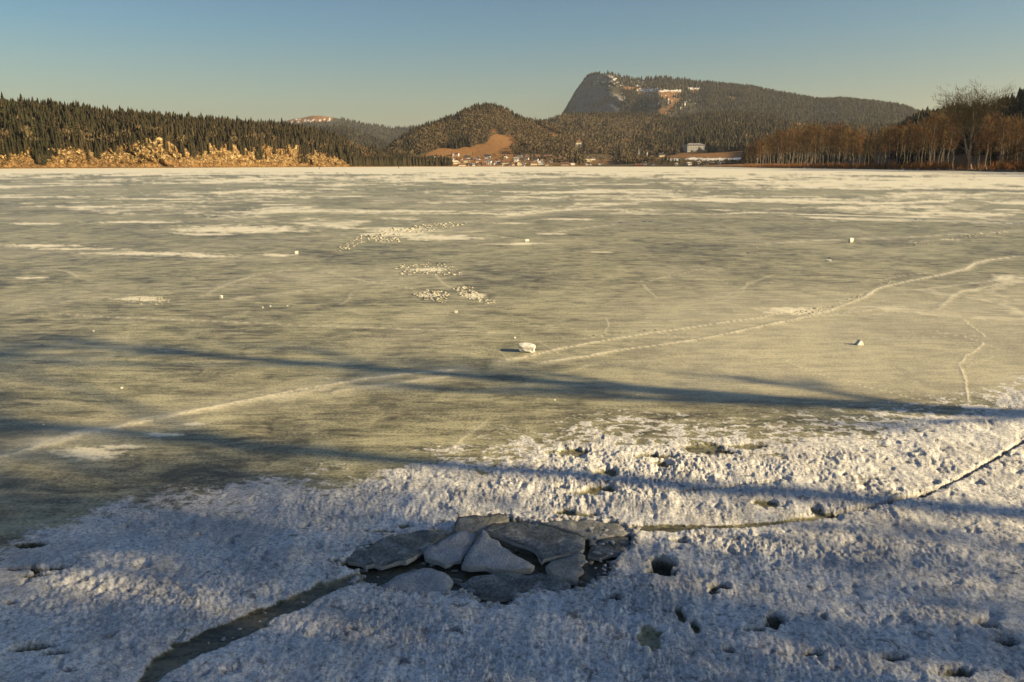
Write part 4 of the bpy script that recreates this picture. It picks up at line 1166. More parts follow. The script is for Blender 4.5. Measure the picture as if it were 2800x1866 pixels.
def mesh_faces(name, V, F, mat):
    me = bpy.data.meshes.new(name); me.from_pydata(V, [], F); me.materials.append(mat); me.update(); return me
PANE = {}
def pane_mesh(w, h):
    k = (round(w, 1), round(h, 1))
    if k not in PANE:
        w, h = k; V = [(-w / 2, -.04, 0), (w / 2, -.04, 0), (w / 2, -.04, h), (-w / 2, -.04, h), (-w / 2, .1, 0), (w / 2, .1, 0), (w / 2, .1, h), (-w / 2, .1, h)]
        PANE[k] = mesh_faces('window', V, [(0, 1, 2, 3), (5, 4, 7, 6), (1, 5, 6, 2), (4, 0, 3, 7), (3, 2, 6, 7)], M_PANE)
    return PANE[k]
def house(name, loc, rz, w, d, h, rh, wall, roof, label, cat='house', gable_front=False, hip=0.0, win=(3, 2), group=None, over=.7, chim=1, win_size=None):
    """w along local x (the side facing the lake is -y)"""
    e = empty(name, loc, rz); props(e, label, cat, group)
    a, b = w / 2, d / 2
    if gable_front:
        V = [(-a, -b, -2), (a, -b, -2), (a, b, -2), (-a, b, -2), (-a, -b, h), (a, -b, h), (a, b, h), (-a, b, h), (0, -b, h + rh), (0, b, h + rh)]
        F = [(0, 1, 5, 8, 4), (1, 2, 6, 5), (2, 3, 7, 9, 6), (3, 0, 4, 7)]
    else:
        V = [(-a, -b, -2), (a, -b, -2), (a, b, -2), (-a, b, -2), (-a, -b, h), (a, -b, h), (a, b, h), (-a, b, h), (-a, 0, h + rh), (a, 0, h + rh)]
        if hip: F = [(0, 1, 5, 4), (1, 2, 6, 5), (2, 3, 7, 6), (3, 0, 4, 7)]
        else: F = [(0, 1, 5, 4), (1, 2, 6, 9, 5), (2, 3, 7, 6), (3, 0, 4, 8, 7)]
    new_obj('wall', mesh_faces('wall', V, F, WALL[wall]), e)
    t = .35
    def slab(pts):
        n_ = (Vector(pts[1]) - Vector(pts[0])).cross(Vector(pts[2]) - Vector(pts[0])).normalized() * t
        if n_.z < 0: n_ = -n_
        top = [tuple(Vector(p) + n_) for p in pts]; n = len(pts)
        return list(pts) + top, [tuple(range(n))[::-1], tuple(range(n, 2 * n))] + [(i, (i + 1) % n, n + (i + 1) % n, n + i) for i in range(n)]
    o = over; sl = rh / (a if gable_front else b)
    if gable_front: parts = [[(-a - o, -b - o, h - o * sl + .02), (0, -b - o, h + rh + .02), (0, b + o, h + rh + .02), (-a - o, b + o, h - o * sl + .02)], [(a + o, -b - o, h - o * sl + .02), (0, -b - o, h + rh + .02), (0, b + o, h + rh + .02), (a + o, b + o, h - o * sl + .02)]]
    else:
        i = hip * b
        parts = [[(-a - o, -b - o, h - o * sl + .02), (a + o, -b - o, h - o * sl + .02), (a + (o if not hip else -i), 0, h + rh + .02), (-a - (o if not hip else -i), 0, h + rh + .02)],
                 [(-a - o, b + o, h - o * sl + .02), (a + o, b + o, h - o * sl + .02), (a + (o if not hip else -i), 0, h + rh + .02), (-a - (o if not hip else -i), 0, h + rh + .02)]]
        if hip: parts += [[(a + o, -b - o, h - o * sl), (a + o, b + o, h - o * sl), (a - i, 0, h + rh)], [(-a - o, -b - o, h - o * sl), (-a - o, b + o, h - o * sl), (-a + i, 0, h + rh)]]
    RV = []; RF = []
    for p in parts:
        V_, F_ = slab(p); k = len(RV); RV += V_; RF += [tuple(x + k for x in f) for f in F_]
    r_ = new_obj('roof', mesh_faces('roof', RV, RF, ROOF[roof]), e)
    for c in range(chim):
        cx = a * (.45 if c == 0 else -.4); s_ = .5; z0, z1 = h + rh * .2, h + rh + 1.3
        V = [(cx + i * s_, j * s_, z) for z in (z0, z1) for i, j in ((-1, -1), (1, -1), (1, 1), (-1, 1))]
        new_obj('chimney', mesh_faces('chimney', V, [(0, 1, 5, 4), (1, 2, 6, 5), (2, 3, 7, 6), (3, 0, 4, 7), (4, 5, 6, 7)], M_STONE), r_)
    nx, nz = win
    if nx:
        ws = win_size or min(1.5, w / nx * .45); hs = min(1.7, h / nz * .52)
        pm = pane_mesh(ws, hs)
        for iz in range(nz):
            for ix in range(nx):
                new_obj('window', pm, e, (-a + w * (ix + .5) / nx, -b, h * (iz + .5) / nz - hs * .45))
        side = max(1, int(nx * d / w * .7)) if nx < 7 else 2
        for iz in range(nz):
            for ix in range(side):
                q = new_obj('window', pm, e, (a, -b + d * (ix + .5) / side, h * (iz + .5) / nz - hs * .45)); q.rotation_euler = (0, 0, R(90))
        if gable_front and rh > 1.5:
            new_obj('window', pane_mesh(ws * .8, .9), e, (0, -b, h + rh * .18))
    return e
def build_at(hill, px, base_py, wpx, hpx, rpx, wall, roof, label, **kw):
    P = hill.land(px, base_py); X, Y, Z = [float(c) for c in P]
    # never floating: use the ground under it
    depth = Y * CP + (CAM_H - Z) * SP; m = depth / FPX
    w = wpx * m; gf = kw.get('gable_front', False)
    d = kw.pop('d', None) or max(7.0, min(11.0, w * .8))
    rz = kw.pop('rz', None)
    if rz is None: rz = R(random.uniform(-12, 22))
    return house(kw.pop('name', 'house'), (X, Y + d * .5, Z), rz, w, d, hpx * m, max(.6, rpx * m), wall, roof, label, **kw)
VH = [
 (1181, 443, 16, 14, 3, 'white', 'dark', 'tall white block house behind a big spruce at the left end of the village', dict(win=(4, 3))),
 (1211, 437, 12, 7, 3, 'white', 'brown', 'white house behind a spruce, second big one from the village left end', dict(win=(3, 2))),
 (1161, 438, 5, 4, 2, 'white', 'brown', 'small white house at the far left, left of the tall white block', dict(win=(2, 1))),
 (1236, 440, 8, 5, 2, 'white', 'grey', 'small white house between the left spruces and the yellow boat house', dict(win=(2, 1))),
 (1238, 428, 6, 7, 3, 'pink', 'brown', 'pinkish house high on the brown meadow, left one of the pair', dict(win=(2, 2), gable_front=True)),
 (1250, 428, 8, 7, 3, 'white', 'brown', 'white house high on the brown meadow, right one of the pair', dict(win=(2, 2))),
 (1278, 434, 13, 4, 5, 'white', 'dark', 'low white chalet under a wide dark roof on the meadow edge', dict(win=(4, 1))),
 (1291, 437, 8, 4, 2, 'white', 'brown', 'low white house adjoining the wide dark roofed chalet', dict(win=(3, 1))),
 (1244, 449, 14, 6, 3, 'cream', 'pale', 'cream house with a pale snowy roof near the village left shore', dict(win=(4, 1))),
 (1256, 449, 9, 6, 4, 'pink', 'brown', 'pink gabled house with brown roof right of the snowy roofed one', dict(win=(2, 2), gable_front=True)),
 (1262, 454, 18, 4, 2, 'cream', 'brown', 'long low cream boat house on the village waterfront', dict(win=(6, 1))),
 (1273, 446, 11, 9, 3, 'cream', 'brown', 'tall cream house above the long low boat house', dict(win=(3, 2))),
 (1284, 453, 9, 4, 2, 'white', 'dark', 'low white shed on the waterfront, first right of the boat house', dict(win=(3, 1))),
 (1294, 454, 8, 4, 2, 'white', 'grey', 'low white shed on the waterfront, second right of the boat house', dict(win=(2, 1))),
 (1261, 438, 6, 4, 2, 'cream', 'brown', 'small cream house under the meadow pair', dict(win=(2, 1))),
 (1307, 438, 10, 5, 4, 'white', 'dark', 'white house with a steep dark roof left of the upper chalet', dict(win=(3, 1), gable_front=True)),
 (1303, 445, 8, 5, 2, 'cream', 'brown', 'cream house under the steep dark roofed one', dict(win=(3, 1))),
 (1311, 453, 10, 6, 2, 'cream', 'brown', 'cream waterfront house left of the brown barn', dict(win=(3, 2))),
 (1322, 453, 12, 6, 4, 'brown', 'brown', 'brown wooden barn left of the tall white gable house', dict(win=(2, 1))),
 (1333, 434, 15, 7, 4, 'white', 'dark', 'white upper chalet with dark brown roof over the tall gable house', dict(win=(4, 1))),
 (1337, 452, 13, 13, 7, 'white', 'dark', 'tall white house with its steep gable to the lake, middle of the village', dict(win=(2, 3), gable_front=True)),
 (1351, 452, 5, 7, 2, 'white', 'brown', 'narrow white house just right of the tall gable', dict(win=(1, 2))),
 (1361, 451, 12, 6, 4, 'cream', 'grey', 'cream house with grey roof left of the big yellow house', dict(win=(3, 1))),
 (1382, 433, 12, 4, 4, 'white', 'dark', 'dark roofed chalet alone on the meadow over the big yellow house', dict(win=(3, 1), gable_front=True)),
 (1382, 452, 18, 9, 5, 'cream', 'brown', 'big pale yellow house with many windows on the waterfront', dict(win=(5, 2))),
 (1411, 443, 14, 9, 4, 'white', 'grey', 'white house with a rounded grey roof on the slope', dict(win=(4, 2))),
 (1423, 430, 12, 3, 1.5, 'white', 'grey', 'long low white house under the wood edge', dict(win=(4, 1))),
 (1403, 453, 11, 6, 3, 'pink', 'brown', 'pink waterfront house right of the big yellow house', dict(win=(3, 1))),
 (1419, 453, 12, 7, 4, 'cream', 'brown', 'cream gabled waterfront house, second right of the big yellow house', dict(win=(3, 2), gable_front=True)),
 (1432, 451, 9, 6, 4, 'white', 'dark', 'white gabled waterfront house with a dark roof left of the long cream one', dict(win=(2, 1), gable_front=True)),
 (1440, 438, 12, 6, 3, 'white', 'brown', 'white two storey house on the slope with dark windows', dict(win=(3, 2))),
 (1439, 429, 5, 3, 2, 'white', 'brown', 'tiny white hut at the wood edge right of the long low house', dict(win=(1, 1))),
 (1465, 441, 13, 6, 4, 'white', 'dark', 'white house under a thick dark roof on the slope', dict(win=(4, 1))),
 (1458, 452, 19, 6, 3, 'cream', 'brown', 'long cream waterfront house with a brown roof', dict(win=(6, 1))),
 (1480, 451, 16, 7, 7, 'white', 'pale', 'wide white gable house with a pale roof on the waterfront', dict(win=(4, 1), gable_front=True)),
 (1468, 431, 15, 3, 5, 'pink', 'red', 'house with a broad red roof at the wood edge', dict(win=(3, 1))),
 (1500, 433, 28, 6, 3, 'brown', 'brown', 'long brown house with white windows under the wood', dict(win=(7, 1))),
 (1507, 446, 7, 6, 3, 'white', 'brown', 'small white house under the long brown house', dict(win=(2, 1), gable_front=True)),
 (1495, 453, 10, 4, 2, 'cream', 'brown', 'low cream shed right of the wide white gable', dict(win=(3, 1))),
 (1538, 443, 23, 8, 4, 'pink', 'brown', 'long pinkish brown row house on the slope', dict(win=(6, 2))),
 (1564, 439, 6, 7, 2, 'white', 'brown', 'narrow white house end right of the pinkish row', dict(win=(1, 2))),
 (1545, 453, 22, 6, 3, 'pink', 'brown', 'peach coloured row house on the waterfront', dict(win=(6, 1))),
 (1565, 452, 10, 3, 2, 'white', 'pale', 'low white boat shed right of the peach row', dict(win=(0, 0))),
 (1581, 444, 19, 8, 3, 'grey', 'brown', 'long grey house with two rows of windows', dict(win=(6, 2))),
 (1604, 442, 25, 9, 3, 'cream', 'dark', 'big pale yellow hotel with a white right end', dict(win=(7, 2))),
 (1621, 438, 10, 4, 2, 'white', 'grey', 'low white annexe right of the pale yellow hotel', dict(win=(3, 1))),
 (1605, 452, 7, 5, 3, 'white', 'dark', 'small white gabled cabin below the hotel, left one', dict(win=(2, 1), gable_front=True)),
 (1614, 452, 5, 4, 2, 'white', 'brown', 'small white cabin below the hotel, right one', dict(win=(1, 1), gable_front=True)),
 (1640, 452, 7, 6, 3, 'white', 'dark', 'lone white gabled cabin at the right end of the village', dict(win=(2, 1), gable_front=True)),
]
for px, by, w, h, rr, wl, rf, lab, kw in VH:
    g = kw.get('gable_front', False)
    build_at(H_VIL, px, by, w, h * .95, rr, wl, rf, lab, group='houses of the village across the lake', **kw)
VF = [
 ('house', 1810, 429, 16, 6, 4, 'cream', 'dark', 'cream farmhouse with a dark roof beside the spruces right of the church', dict(win=(4, 1))),
 ('boat_house', 1749, 455, 22, 4, 2, 'red', 'brown', 'long red boat house on the shore below the church', dict(win=(5, 1))),
 ('house', 1765, 451, 7, 5, 2, 'white', 'dark', 'small white house right above the red boat house', dict(win=(2, 1))),
 ('house', 1787, 452, 9, 4, 2, 'white', 'dark', 'low white cottage with dark roof right of the red boat house', dict(win=(3, 1))),
 ('house', 1849, 452, 7, 3, 2, 'white', 'pale', 'tiny white cabin among bushes left of the snowy field', dict(win=(2, 1))),
 ('house', 1885, 452, 10, 5, 2, 'white', 'pale', 'white cottage below the snowy field, left one', dict(win=(2, 1))),
 ('house', 1912, 449, 6, 5, 2, 'white', 'pale', 'narrow white cottage below the snowy field, middle one', dict(win=(2, 1))),
 ('house', 1931, 450, 11, 4, 4, 'white', 'dark', 'white gabled cottage with dark roof below the snowy field', dict(win=(2, 1), gable_front=True)),
 ('shed', 1947, 450, 12, 4, 2, 'brown', 'grey', 'brown shed with a grey roof right of the gabled cottage', dict(win=(0, 0), chim=0)),
 ('house', 1969, 450, 6, 5, 2, 'white', 'pale', 'square white hut between two dark sheds by the shore', dict(win=(1, 1), chim=0)),
 ('shed', 1990, 451, 24, 4, 2, 'brown', 'dark', 'long dark shed near the tip of the shore wood', dict(win=(0, 0), chim=0)),
]
for nm, px, by, w, h, rr, wl, rf, lab, kw in VF:
    build_at(H_FOOT, px, by, w, h, rr, wl, rf, lab, name=nm, cat={'boat_house': 'boat house', 'shed': 'shed'}.get(nm, 'house'), **kw)
build_at(H_VIL, 1582, 402, 18, 13, 5, 'cream', 'brown', 'cream villa with a hipped roof alone in the wood above the village', cat='villa', name='villa', win=(4, 3), hip=.6, d=14, rz=R(8))
build_at(H_FOOT, 1901, 414, 48, 17, 4, 'grey', 'grey', 'long grey mansion with three rows of windows above the brown field', cat='mansion', name='mansion', win=(10, 3), hip=.5, d=20, rz=R(6), chim=2)
# small white church with spire
def church():
    P = H_FOOT.land(1746, 436); X, Y, Z = [float(c) for c in P]; m = Y / FPX
    e = empty('church', (X, Y, Z), R(6)); props(e, 'small white church with a slender grey spire at the wood edge', 'church')
    def prism(pts, z0, z1, s1=1.0):
        n = len(pts); cx = sum(p[0] for p in pts) / n; cy = sum(p[1] for p in pts) / n
        V = [(x, y, z0) for x, y in pts] + [(cx + (x - cx) * s1, cy + (y - cy) * s1, z1) for x, y in pts]
        return V, [tuple(range(n, 2 * n))] + [(i, (i + 1) % n, n + (i + 1) % n, n + i) for i in range(n)]
    a = 2.4 * m
    sq = [(-a, -a), (a, -a), (a, a), (-a, a)]
    new_obj('tower', mesh_faces('tower', *prism(sq, -2, 13 * m), WALL['white']), e)
    new_obj('spire', mesh_faces('spire', *prism([(x * 1.15, y * 1.15) for x, y in sq], 13 * m, 29 * m, .04), ROOF['grey']), e)
    w0, w1, dd, hh, rr = 6 * m, 22 * m, 5 * m, 5.5 * m, 4.5 * m
    V = [(w0, -dd, -2), (w1, -dd, -2), (w1, dd, -2), (w0, dd, -2), (w0, -dd, hh), (w1, -dd, hh), (w1, dd, hh), (w0, dd, hh), (w0, 0, hh + rr), (w1, 0, hh + rr)]
    nv = new_obj('nave', mesh_faces('nave', V, [(0, 1, 5, 4), (1, 2, 6, 9, 5), (2, 3, 7, 6), (3, 0, 4, 8, 7)], WALL['white']), e)
    RV = [(w0 - .3, -dd - .4, hh - .2), (w1 + .3, -dd - .4, hh - .2), (w1 + .3, 0, hh + rr + .3), (w0 - .3, 0, hh + rr + .3), (w0 - .3, dd + .4, hh - .2), (w1 + .3, dd + .4, hh - .2)]
    new_obj('roof', mesh_faces('roof', RV, [(0, 1, 2, 3), (3, 2, 5, 4)], ROOF['dark']), e)
    pm = pane_mesh(1.0, 2.0)
    for k in range(4): new_obj('window', pm, e, (w0 + (w1 - w0) * (k + .5) / 4, -dd, hh * .3))
    new_obj('window', pm, e, (0, -a, 8 * m))
church()
P = H_FOOT.land(1769, 437)
m_ = float(P[1]) / FPX
e = empty('white_tower', tuple(float(c) for c in P)); props(e, 'narrow white tower with small cap right of the church', 'tower')
V = [(i * 1.2 * m_, j * 1.2 * m_, z) for z in (-1, 19 * m_) for i, j in ((-1, -1), (1, -1), (1, 1), (-1, 1))]
new_obj('wall', mesh_faces('wall', V, [(0, 1, 5, 4), (1, 2, 6, 5), (2, 3, 7, 6), (3, 0, 4, 7), (4, 5, 6, 7)], WALL['white']), e)
V = [(i * 1.5 * m_, j * 1.5 * m_, 19 * m_ + .02) for i, j in ((-1, -1), (1, -1), (1, 1), (-1, 1))] + [(0, 0, 22 * m_)]
new_obj('roof', mesh_faces('roof', V, [(0, 1, 4), (1, 2, 4), (2, 3, 4), (3, 0, 4), (3, 2, 1, 0)], ROOF['grey']), e)

# village conifers
for k, (hl, px, by, hp, L) in enumerate([
    (H_VIL, 1182, 445, 17, 'dark spruce in front of the tall white block house'), (H_VIL, 1211, 448, 15, 'dark spruce in front of the second white house from the left'),
    (H_VIL, 1157, 450, 22, 'dark spruce at the far left of the village'), (H_VIL, 1195, 444, 14, 'reddish dark spruce between the two left white houses'),
    (H_VIL, 1228, 453, 13, 'dark spruce on the shore left of the yellow boat house'), (H_VIL, 1300, 451, 8, 'small dark spruce left of the brown barn'),
    (H_VIL, 1406, 430, 14, 'dark spruce at the meadow edge, left of the pair over the round roofed house'), (H_VIL, 1422, 426, 14, 'dark spruce at the meadow edge, right of the pair'),
    (H_VIL, 1277, 451, 9, 'dark spruce between the boat house and the white sheds'), (H_VIL, 1248, 440, 9, 'dark spruce below the meadow pair of houses'),
    (H_FOOT, 1820, 447, 28, 'big dark spruce right of the cream farmhouse'), (H_FOOT, 1829, 449, 24, 'second dark spruce right of the cream farmhouse'), (H_FOOT, 1811, 449, 20, 'dark spruce in front of the cream farmhouse'),
    (H_FOOT, 1840, 447, 15, 'dark spruce in front of the first snow patch'), (H_FOOT, 1848, 448, 14, 'dark spruce between the two snow patches'), (H_FOOT, 1857, 448, 14, 'dark spruce at the right end of the snow patches'),
    (H_FOOT, 1900, 452, 14, 'dark round spruce between the two white cottages'), (H_FOOT, 1986, 452, 13, 'slim dark spruce left of the last shed'), (H_FOOT, 2001, 452, 17, 'slim dark spruce by the long dark shed'), (H_FOOT, 2016, 453, 15, 'slim dark spruce at the tip of the shore wood')]):
    P = hl.land(px, by); h = hp * float(P[1]) / FPX
    place_spruces([tuple(float(c) for c in P)], [h], L, None, [1.35])
# bare trees and hedges among the houses
pv = []; hv = []
for _ in range(190):
    px = random.uniform(1145, 1735); by = random.uniform(428, 452)
    if px > 1640 and by < 434: continue
    if _ % 3 and px < 1640: continue
    pv.append(H_VIL.land(px, by)); hv.append(random.uniform(4, 8) if px < 1640 else random.uniform(6, 11))
o = scatter_mesh('garden_trees', BRO, np.array(pv), np.array(hv), M_BROAD_T, np.full(len(hv), 1.2))
props(o, 'bare garden trees and hedges among the village houses', 'bare trees', None, 'stuff')
pv = np.array([H_FOOT.land(random.uniform(1770, 2040), random.uniform(444, 453)) for _ in range(220)])
o = scatter_mesh('shore_bushes', BRO, pv, rng.uniform(3, 6, len(pv)), M_BROAD_T, np.full(len(pv), 1.3))
props(o, 'bare bushes along the shore right of the village', 'bushes', None, 'stuff')

# ------------------------------------------------------------------ broken ice plates in the hole
def mat_slab(name, c1, c2, sc, rough, bd):
    m = NT(name); v = m.coords(); n = m.noise(v, sc, 6, .7); n2 = m.noise(v, sc * 8, 4, .7)
    cc = m.mix(m.rng(m.math('ADD', m.math('MULTIPLY', n, .5), m.math('MULTIPLY', n2, .5)), .42, .58), c1, c2)
    n3 = m.noise(v, sc * 1.6, 7, .8, 1.0); n4 = m.noise(v, sc * 14, 3, .75)
    cc = m.mix(m.math('MULTIPLY', m.rng(n3, .50, .64), .75), cc, (.42, .415, .40))
    cc = m.mix(m.math('MULTIPLY', m.rng(n4, .46, .34), .55), cc, (.03, .03, .027))
    m.base(cc); m.rough(rough)
    m.b.inputs['Specular IOR Level'].default_value = .35
    m.bump(n2, 1.0, bd * 1.5); return m.m
M_S_GREY = mat_slab('grey_ice_plate', (.16, .16, .135), (.30, .29, .25), 6, .5, .006)
M_S_DARK = mat_slab('dark_ice_plate', (.060, .066, .056), (.17, .172, .15), 7, .22, .004)
M_S_SNOW = mat_slab('snowy_ice_plate', (.40, .39, .38), (.66, .65, .63), 9, .8, .014)
M_S_EDGE = mat_slab('bright_ice_edge', (.45, .43, .38), (.65, .62, .54), 20, .7, .006)
M_BLOCK = mat_slab('white_ice_block', (.72, .70, .62), (.82, .80, .72), 20, .6, .006)
M_BRASH = mat_slab('brash_shards', (.34, .31, .22), (.74, .69, .54), 6, .6, .006)
def slab(label, pts, mat, thick=.05, rough=.006, edge=None, seed=0):
    rough = rough * 1.3; thick = thick * .6; edge = edge or M_S_EDGE; pts = [(a_, b_, c_ * .75) for a_, b_, c_ in pts]
    """pts: (px, py, z) corners of the top face"""
    W = []
    for px, py, z in pts:
        x, y = ground(px, py, z); W.append(Vector((float(x), float(y), z)))
    cen = sum(W, Vector()) / len(W)
    # broken, slightly ragged outline
    out = []
    rr = random.Random(seed + 3)
    n = len(W)
    for i in range(n):
        a, b = W[i], W[(i + 1) % n]; L = (b - a).length; k = max(1, int(L / .045))
        for j in range(k):
            p = a.lerp(b, j / k)
            if j: p = p + Vector((rr.gauss(0, .011), rr.gauss(0, .011), rr.gauss(0, .004)))
            out.append(p)
    bm = bmesh.new()
    top = [bm.verts.new(p - cen) for p in out]
    f = bm.faces.new(top)
    if f.normal.z < 0: f.normal_flip()
    r_ = bmesh.ops.extrude_face_region(bm, geom=[f])
    vs2 = [g for g in r_['geom'] if isinstance(g, bmesh.types.BMVert)]
    low = set(top)
    # the extruded copy becomes the top, the original the underside
    for v in top: v.co.z -= thick
    bmesh.ops.recalc_face_normals(bm, faces=bm.faces)
    tf = [g for g in r_['geom'] if isinstance(g, bmesh.types.BMFace)]
    if edge:
        for fc in bm.faces:
            if abs(fc.normal.z) < .5 and fc not in tf: fc.material_index = 1
    t2 = bmesh.ops.triangulate(bm, faces=tf)['faces']
    for _ in range(3):
        es = list({e for fc in t2 if fc.is_valid for e in fc.edges if e.calc_length() > .05})
        if not es: break
        bmesh.ops.subdivide_edges(bm, edges=es, cuts=1)
        t2 = [fc for fc in bm.faces if fc.normal.z > .4]
        bad = [fc for fc in t2 if len(fc.verts) > 3]
        if bad: bmesh.ops.triangulate(bm, faces=bad)
        t2 = [fc for fc in bm.faces if fc.normal.z > .4]
    tv = {v for fc in bm.faces if fc.normal.z > .4 for v in fc.verts}
    co = np.array([(v.co.x + cen.x, v.co.y + cen.y) for v in tv])
    nz = rough * (fbm(co[:, 0] * 9, co[:, 1] * 9, 4, 500 + seed) * 1.2)
    for v, dz in zip(tv, nz): v.co.z += float(dz)
    for fc in bm.faces: fc.smooth = fc.normal.z > .4
    me = bm_mesh('ice_plate', bm, mat)
    me.materials.append(edge or mat)
    o = new_obj('ice_plate', me, None, cen)
    props(o, label, 'ice plate', 'broken ice plates in the hole')
    return o
slab('grey tilted plate standing up at the back left of the hole', [(1240, 1462, .00), (1243, 1432, .06), (1252, 1414, .09), (1375, 1406, .09), (1392, 1416, .07), (1345, 1430, .05), (1330, 1462, .01)], M_S_GREY, .05, .004, None, 1)
slab('largest dark plate, lying across the middle of the hole', [(1322, 1448, .045), (1350, 1430, .05), (1440, 1428, .05), (1530, 1450, .045), (1600, 1472, .035), (1598, 1500, .03), (1540, 1517, .02), (1482, 1538, .01), (1462, 1505, .015), (1400, 1482, .03)], M_S_DARK, .035, .004, M_S_EDGE, 2)
slab('olive shelf plate at the back right with a bright stepped edge', [(1470, 1428, .02), (1600, 1421, .02), (1700, 1438, .02), (1722, 1462, .015), (1660, 1467, .012), (1612, 1487, .005), (1611, 1470, .01), (1540, 1448, .015)], M_S_GREY, .03, .003, M_S_EDGE, 3)
slab('triangular snow covered plate in the centre of the hole', [(1318, 1446, .085), (1372, 1494, .045), (1462, 1546, .012), (1452, 1556, .008), (1400, 1558, .006), (1345, 1556, .006), (1262, 1546, .01), (1278, 1515, .03), (1300, 1478, .06)], M_S_SNOW, .05, .012, None, 4)
slab('snow dusted plate leaning left of the triangular one', [(1243, 1458, .05), (1302, 1460, .05), (1286, 1490, .03), (1262, 1530, .005), (1218, 1545, -.005), (1162, 1524, .0), (1158, 1508, .01), (1205, 1478, .03)], M_S_SNOW, .045, .014, None, 5)
slab('long dark plate at the left end of the hole', [(928, 1520, .0), (960, 1505, .005), (1040, 1474, .015), (1140, 1453, .02), (1200, 1448, .03), (1236, 1458, .03), (1195, 1478, .01), (1150, 1510, .0), (1110, 1536, -.01), (1000, 1548, -.01)], M_S_DARK, .04, .008, None, 6)
slab('pale rounded plate in front of the left dark one', [(1022, 1622, .01), (1050, 1596, .015), (1100, 1570, .02), (1158, 1552, .02), (1218, 1568, .015), (1240, 1588, .01), (1226, 1612, .005), (1150, 1630, .005), (1080, 1632, .005)], M_S_SNOW, .04, .012, None, 7)
slab('small wedge plate right of the triangular one', [(1492, 1548, .02), (1540, 1526, .025), (1585, 1508, .03), (1600, 1520, .02), (1580, 1592, -.005), (1560, 1588, -.005), (1500, 1568, .01)], M_S_GREY, .04, .006, M_S_EDGE, 8)
slab('dark bowed plate in the front of the hole', [(1292, 1578, .012), (1340, 1571, .014), (1420, 1569, .014), (1500, 1573, .012), (1562, 1600, .0), (1540, 1618, -.015), (1430, 1624, -.025), (1360, 1640, -.03), (1280, 1626, -.02), (1262, 1600, -.005)], M_S_DARK, .03, .004, M_S_EDGE, 9)
slab('dark plate under the snow crust at the right end of the hole', [(1612, 1505, .0), (1618, 1490, .004), (1665, 1470, .008), (1718, 1462, .008), (1728, 1488, .0), (1694, 1516, -.01), (1640, 1528, -.02), (1608, 1520, -.01)], M_S_DARK, .03, .003, M_S_EDGE, 10)

# ------------------------------------------------------------------ ice blocks lying on the lake
def block(name, px, base_py, w, h, seed, label, tilt=0.0, peak=0.0, d=None, group=None, rz=None, cat='ice block'):
    x, y = ground(px, base_py); m = math.hypot(float(y), CAM_H) / FPX
    rr = random.Random(seed)
    bm = bmesh.new(); bmesh.ops.create_cube(bm, size=1)
    bmesh.ops.subdivide_edges(bm, edges=list(bm.edges), cuts=3, use_grid_fill=True)
    W, H, Dp = w * m, h * m, (d or w * .6) * m
    for v in bm.verts:
        c = v.co; q = (abs(c.x) > .4) + (abs(c.y) > .4) + (abs(c.z) > .4)
        f = 1 - .07 * max(0, q - 1)
        zz = (c.z + .5) * f
        if peak: zz *= 1 - peak * min(1, abs(c.x - .05) * 2.2)
        v.co = Vector((c.x * f * W * (1 + .12 * (c.z)), c.y * f * Dp, zz * H)) + Vector([rr.gauss(0, .025) * k for k in (W, Dp, H)])
    me = bm_mesh(name, bm, M_BLOCK)
    o = new_obj(name, me, None, (float(x), float(y) + Dp * .5, float(np.interp(0, [0, 1], [0, 0])) - .004))
    o.rotation_euler = (R(rr.uniform(-3, 3)), tilt, rz if rz is not None else R(rr.uniform(-25, 25)))
    props(o, label, cat, group); return o
block('ice_block', 1440, 965, 44, 22, 1, 'flat whitish ice block lying beside the start of the long pale crack', R(6), 0, 34, rz=R(-6))
block('ice_block', 2328, 663, 12, 12, 2, 'small bright ice block far out on the dark streak, right side')
block('ice_block', 2352, 944, 22, 16, 3, 'peaked lump of clear ice alone on the smooth ice at the right', 0, .75)
block('ice_block', 810, 694, 9, 7, 4, 'small ice lump far out on the left beside the drifted snow')
block('ice_block', 603, 816, 9, 9, 5, 'small pale ice lump on the bare ice at the left')
block('ice_block', 1440, 660, 13, 5, 6, 'low pair sized ice scrap far out near the middle')
block('ice_block', 2266, 716, 15, 6, 7, 'low bright ice scrap at the end of the dark line, right side')
block('ice_block', 1246, 856, 10, 6, 8, 'dark edged ice scrap just in front of the right brash patch')
for k, (px, py, s_) in enumerate([(718, 842, 4), (738, 839, 5), (786, 838, 4), (254, 907, 5), (1517, 1096, 6), (1408, 925, 5), (118, 1163, 5), (332, 1063, 6), (2070, 677, 4), (2520, 1122, 8)]):
    block('ice_chip', px, py, s_, s_ * .8, 20 + k, ('tiny ice chip, left of three in a row on the left ice', 'tiny ice chip, middle of three in a row on the left ice', 'tiny ice chip, right of three in a row on the left ice', 'tiny ice chip alone near the far left dark line',
        'tiny ice chip on the grey ice beyond the snow crust', 'tiny ice chip just left of the flat white block', 'tiny ice chip near the left picture edge by the broad pale crack', 'tiny ice chip above the broad pale crack',
        'tiny ice chip far out left of the low bright scrap', 'white ice chip at the edge of the snow crust on the right')[k], cat='ice chip')
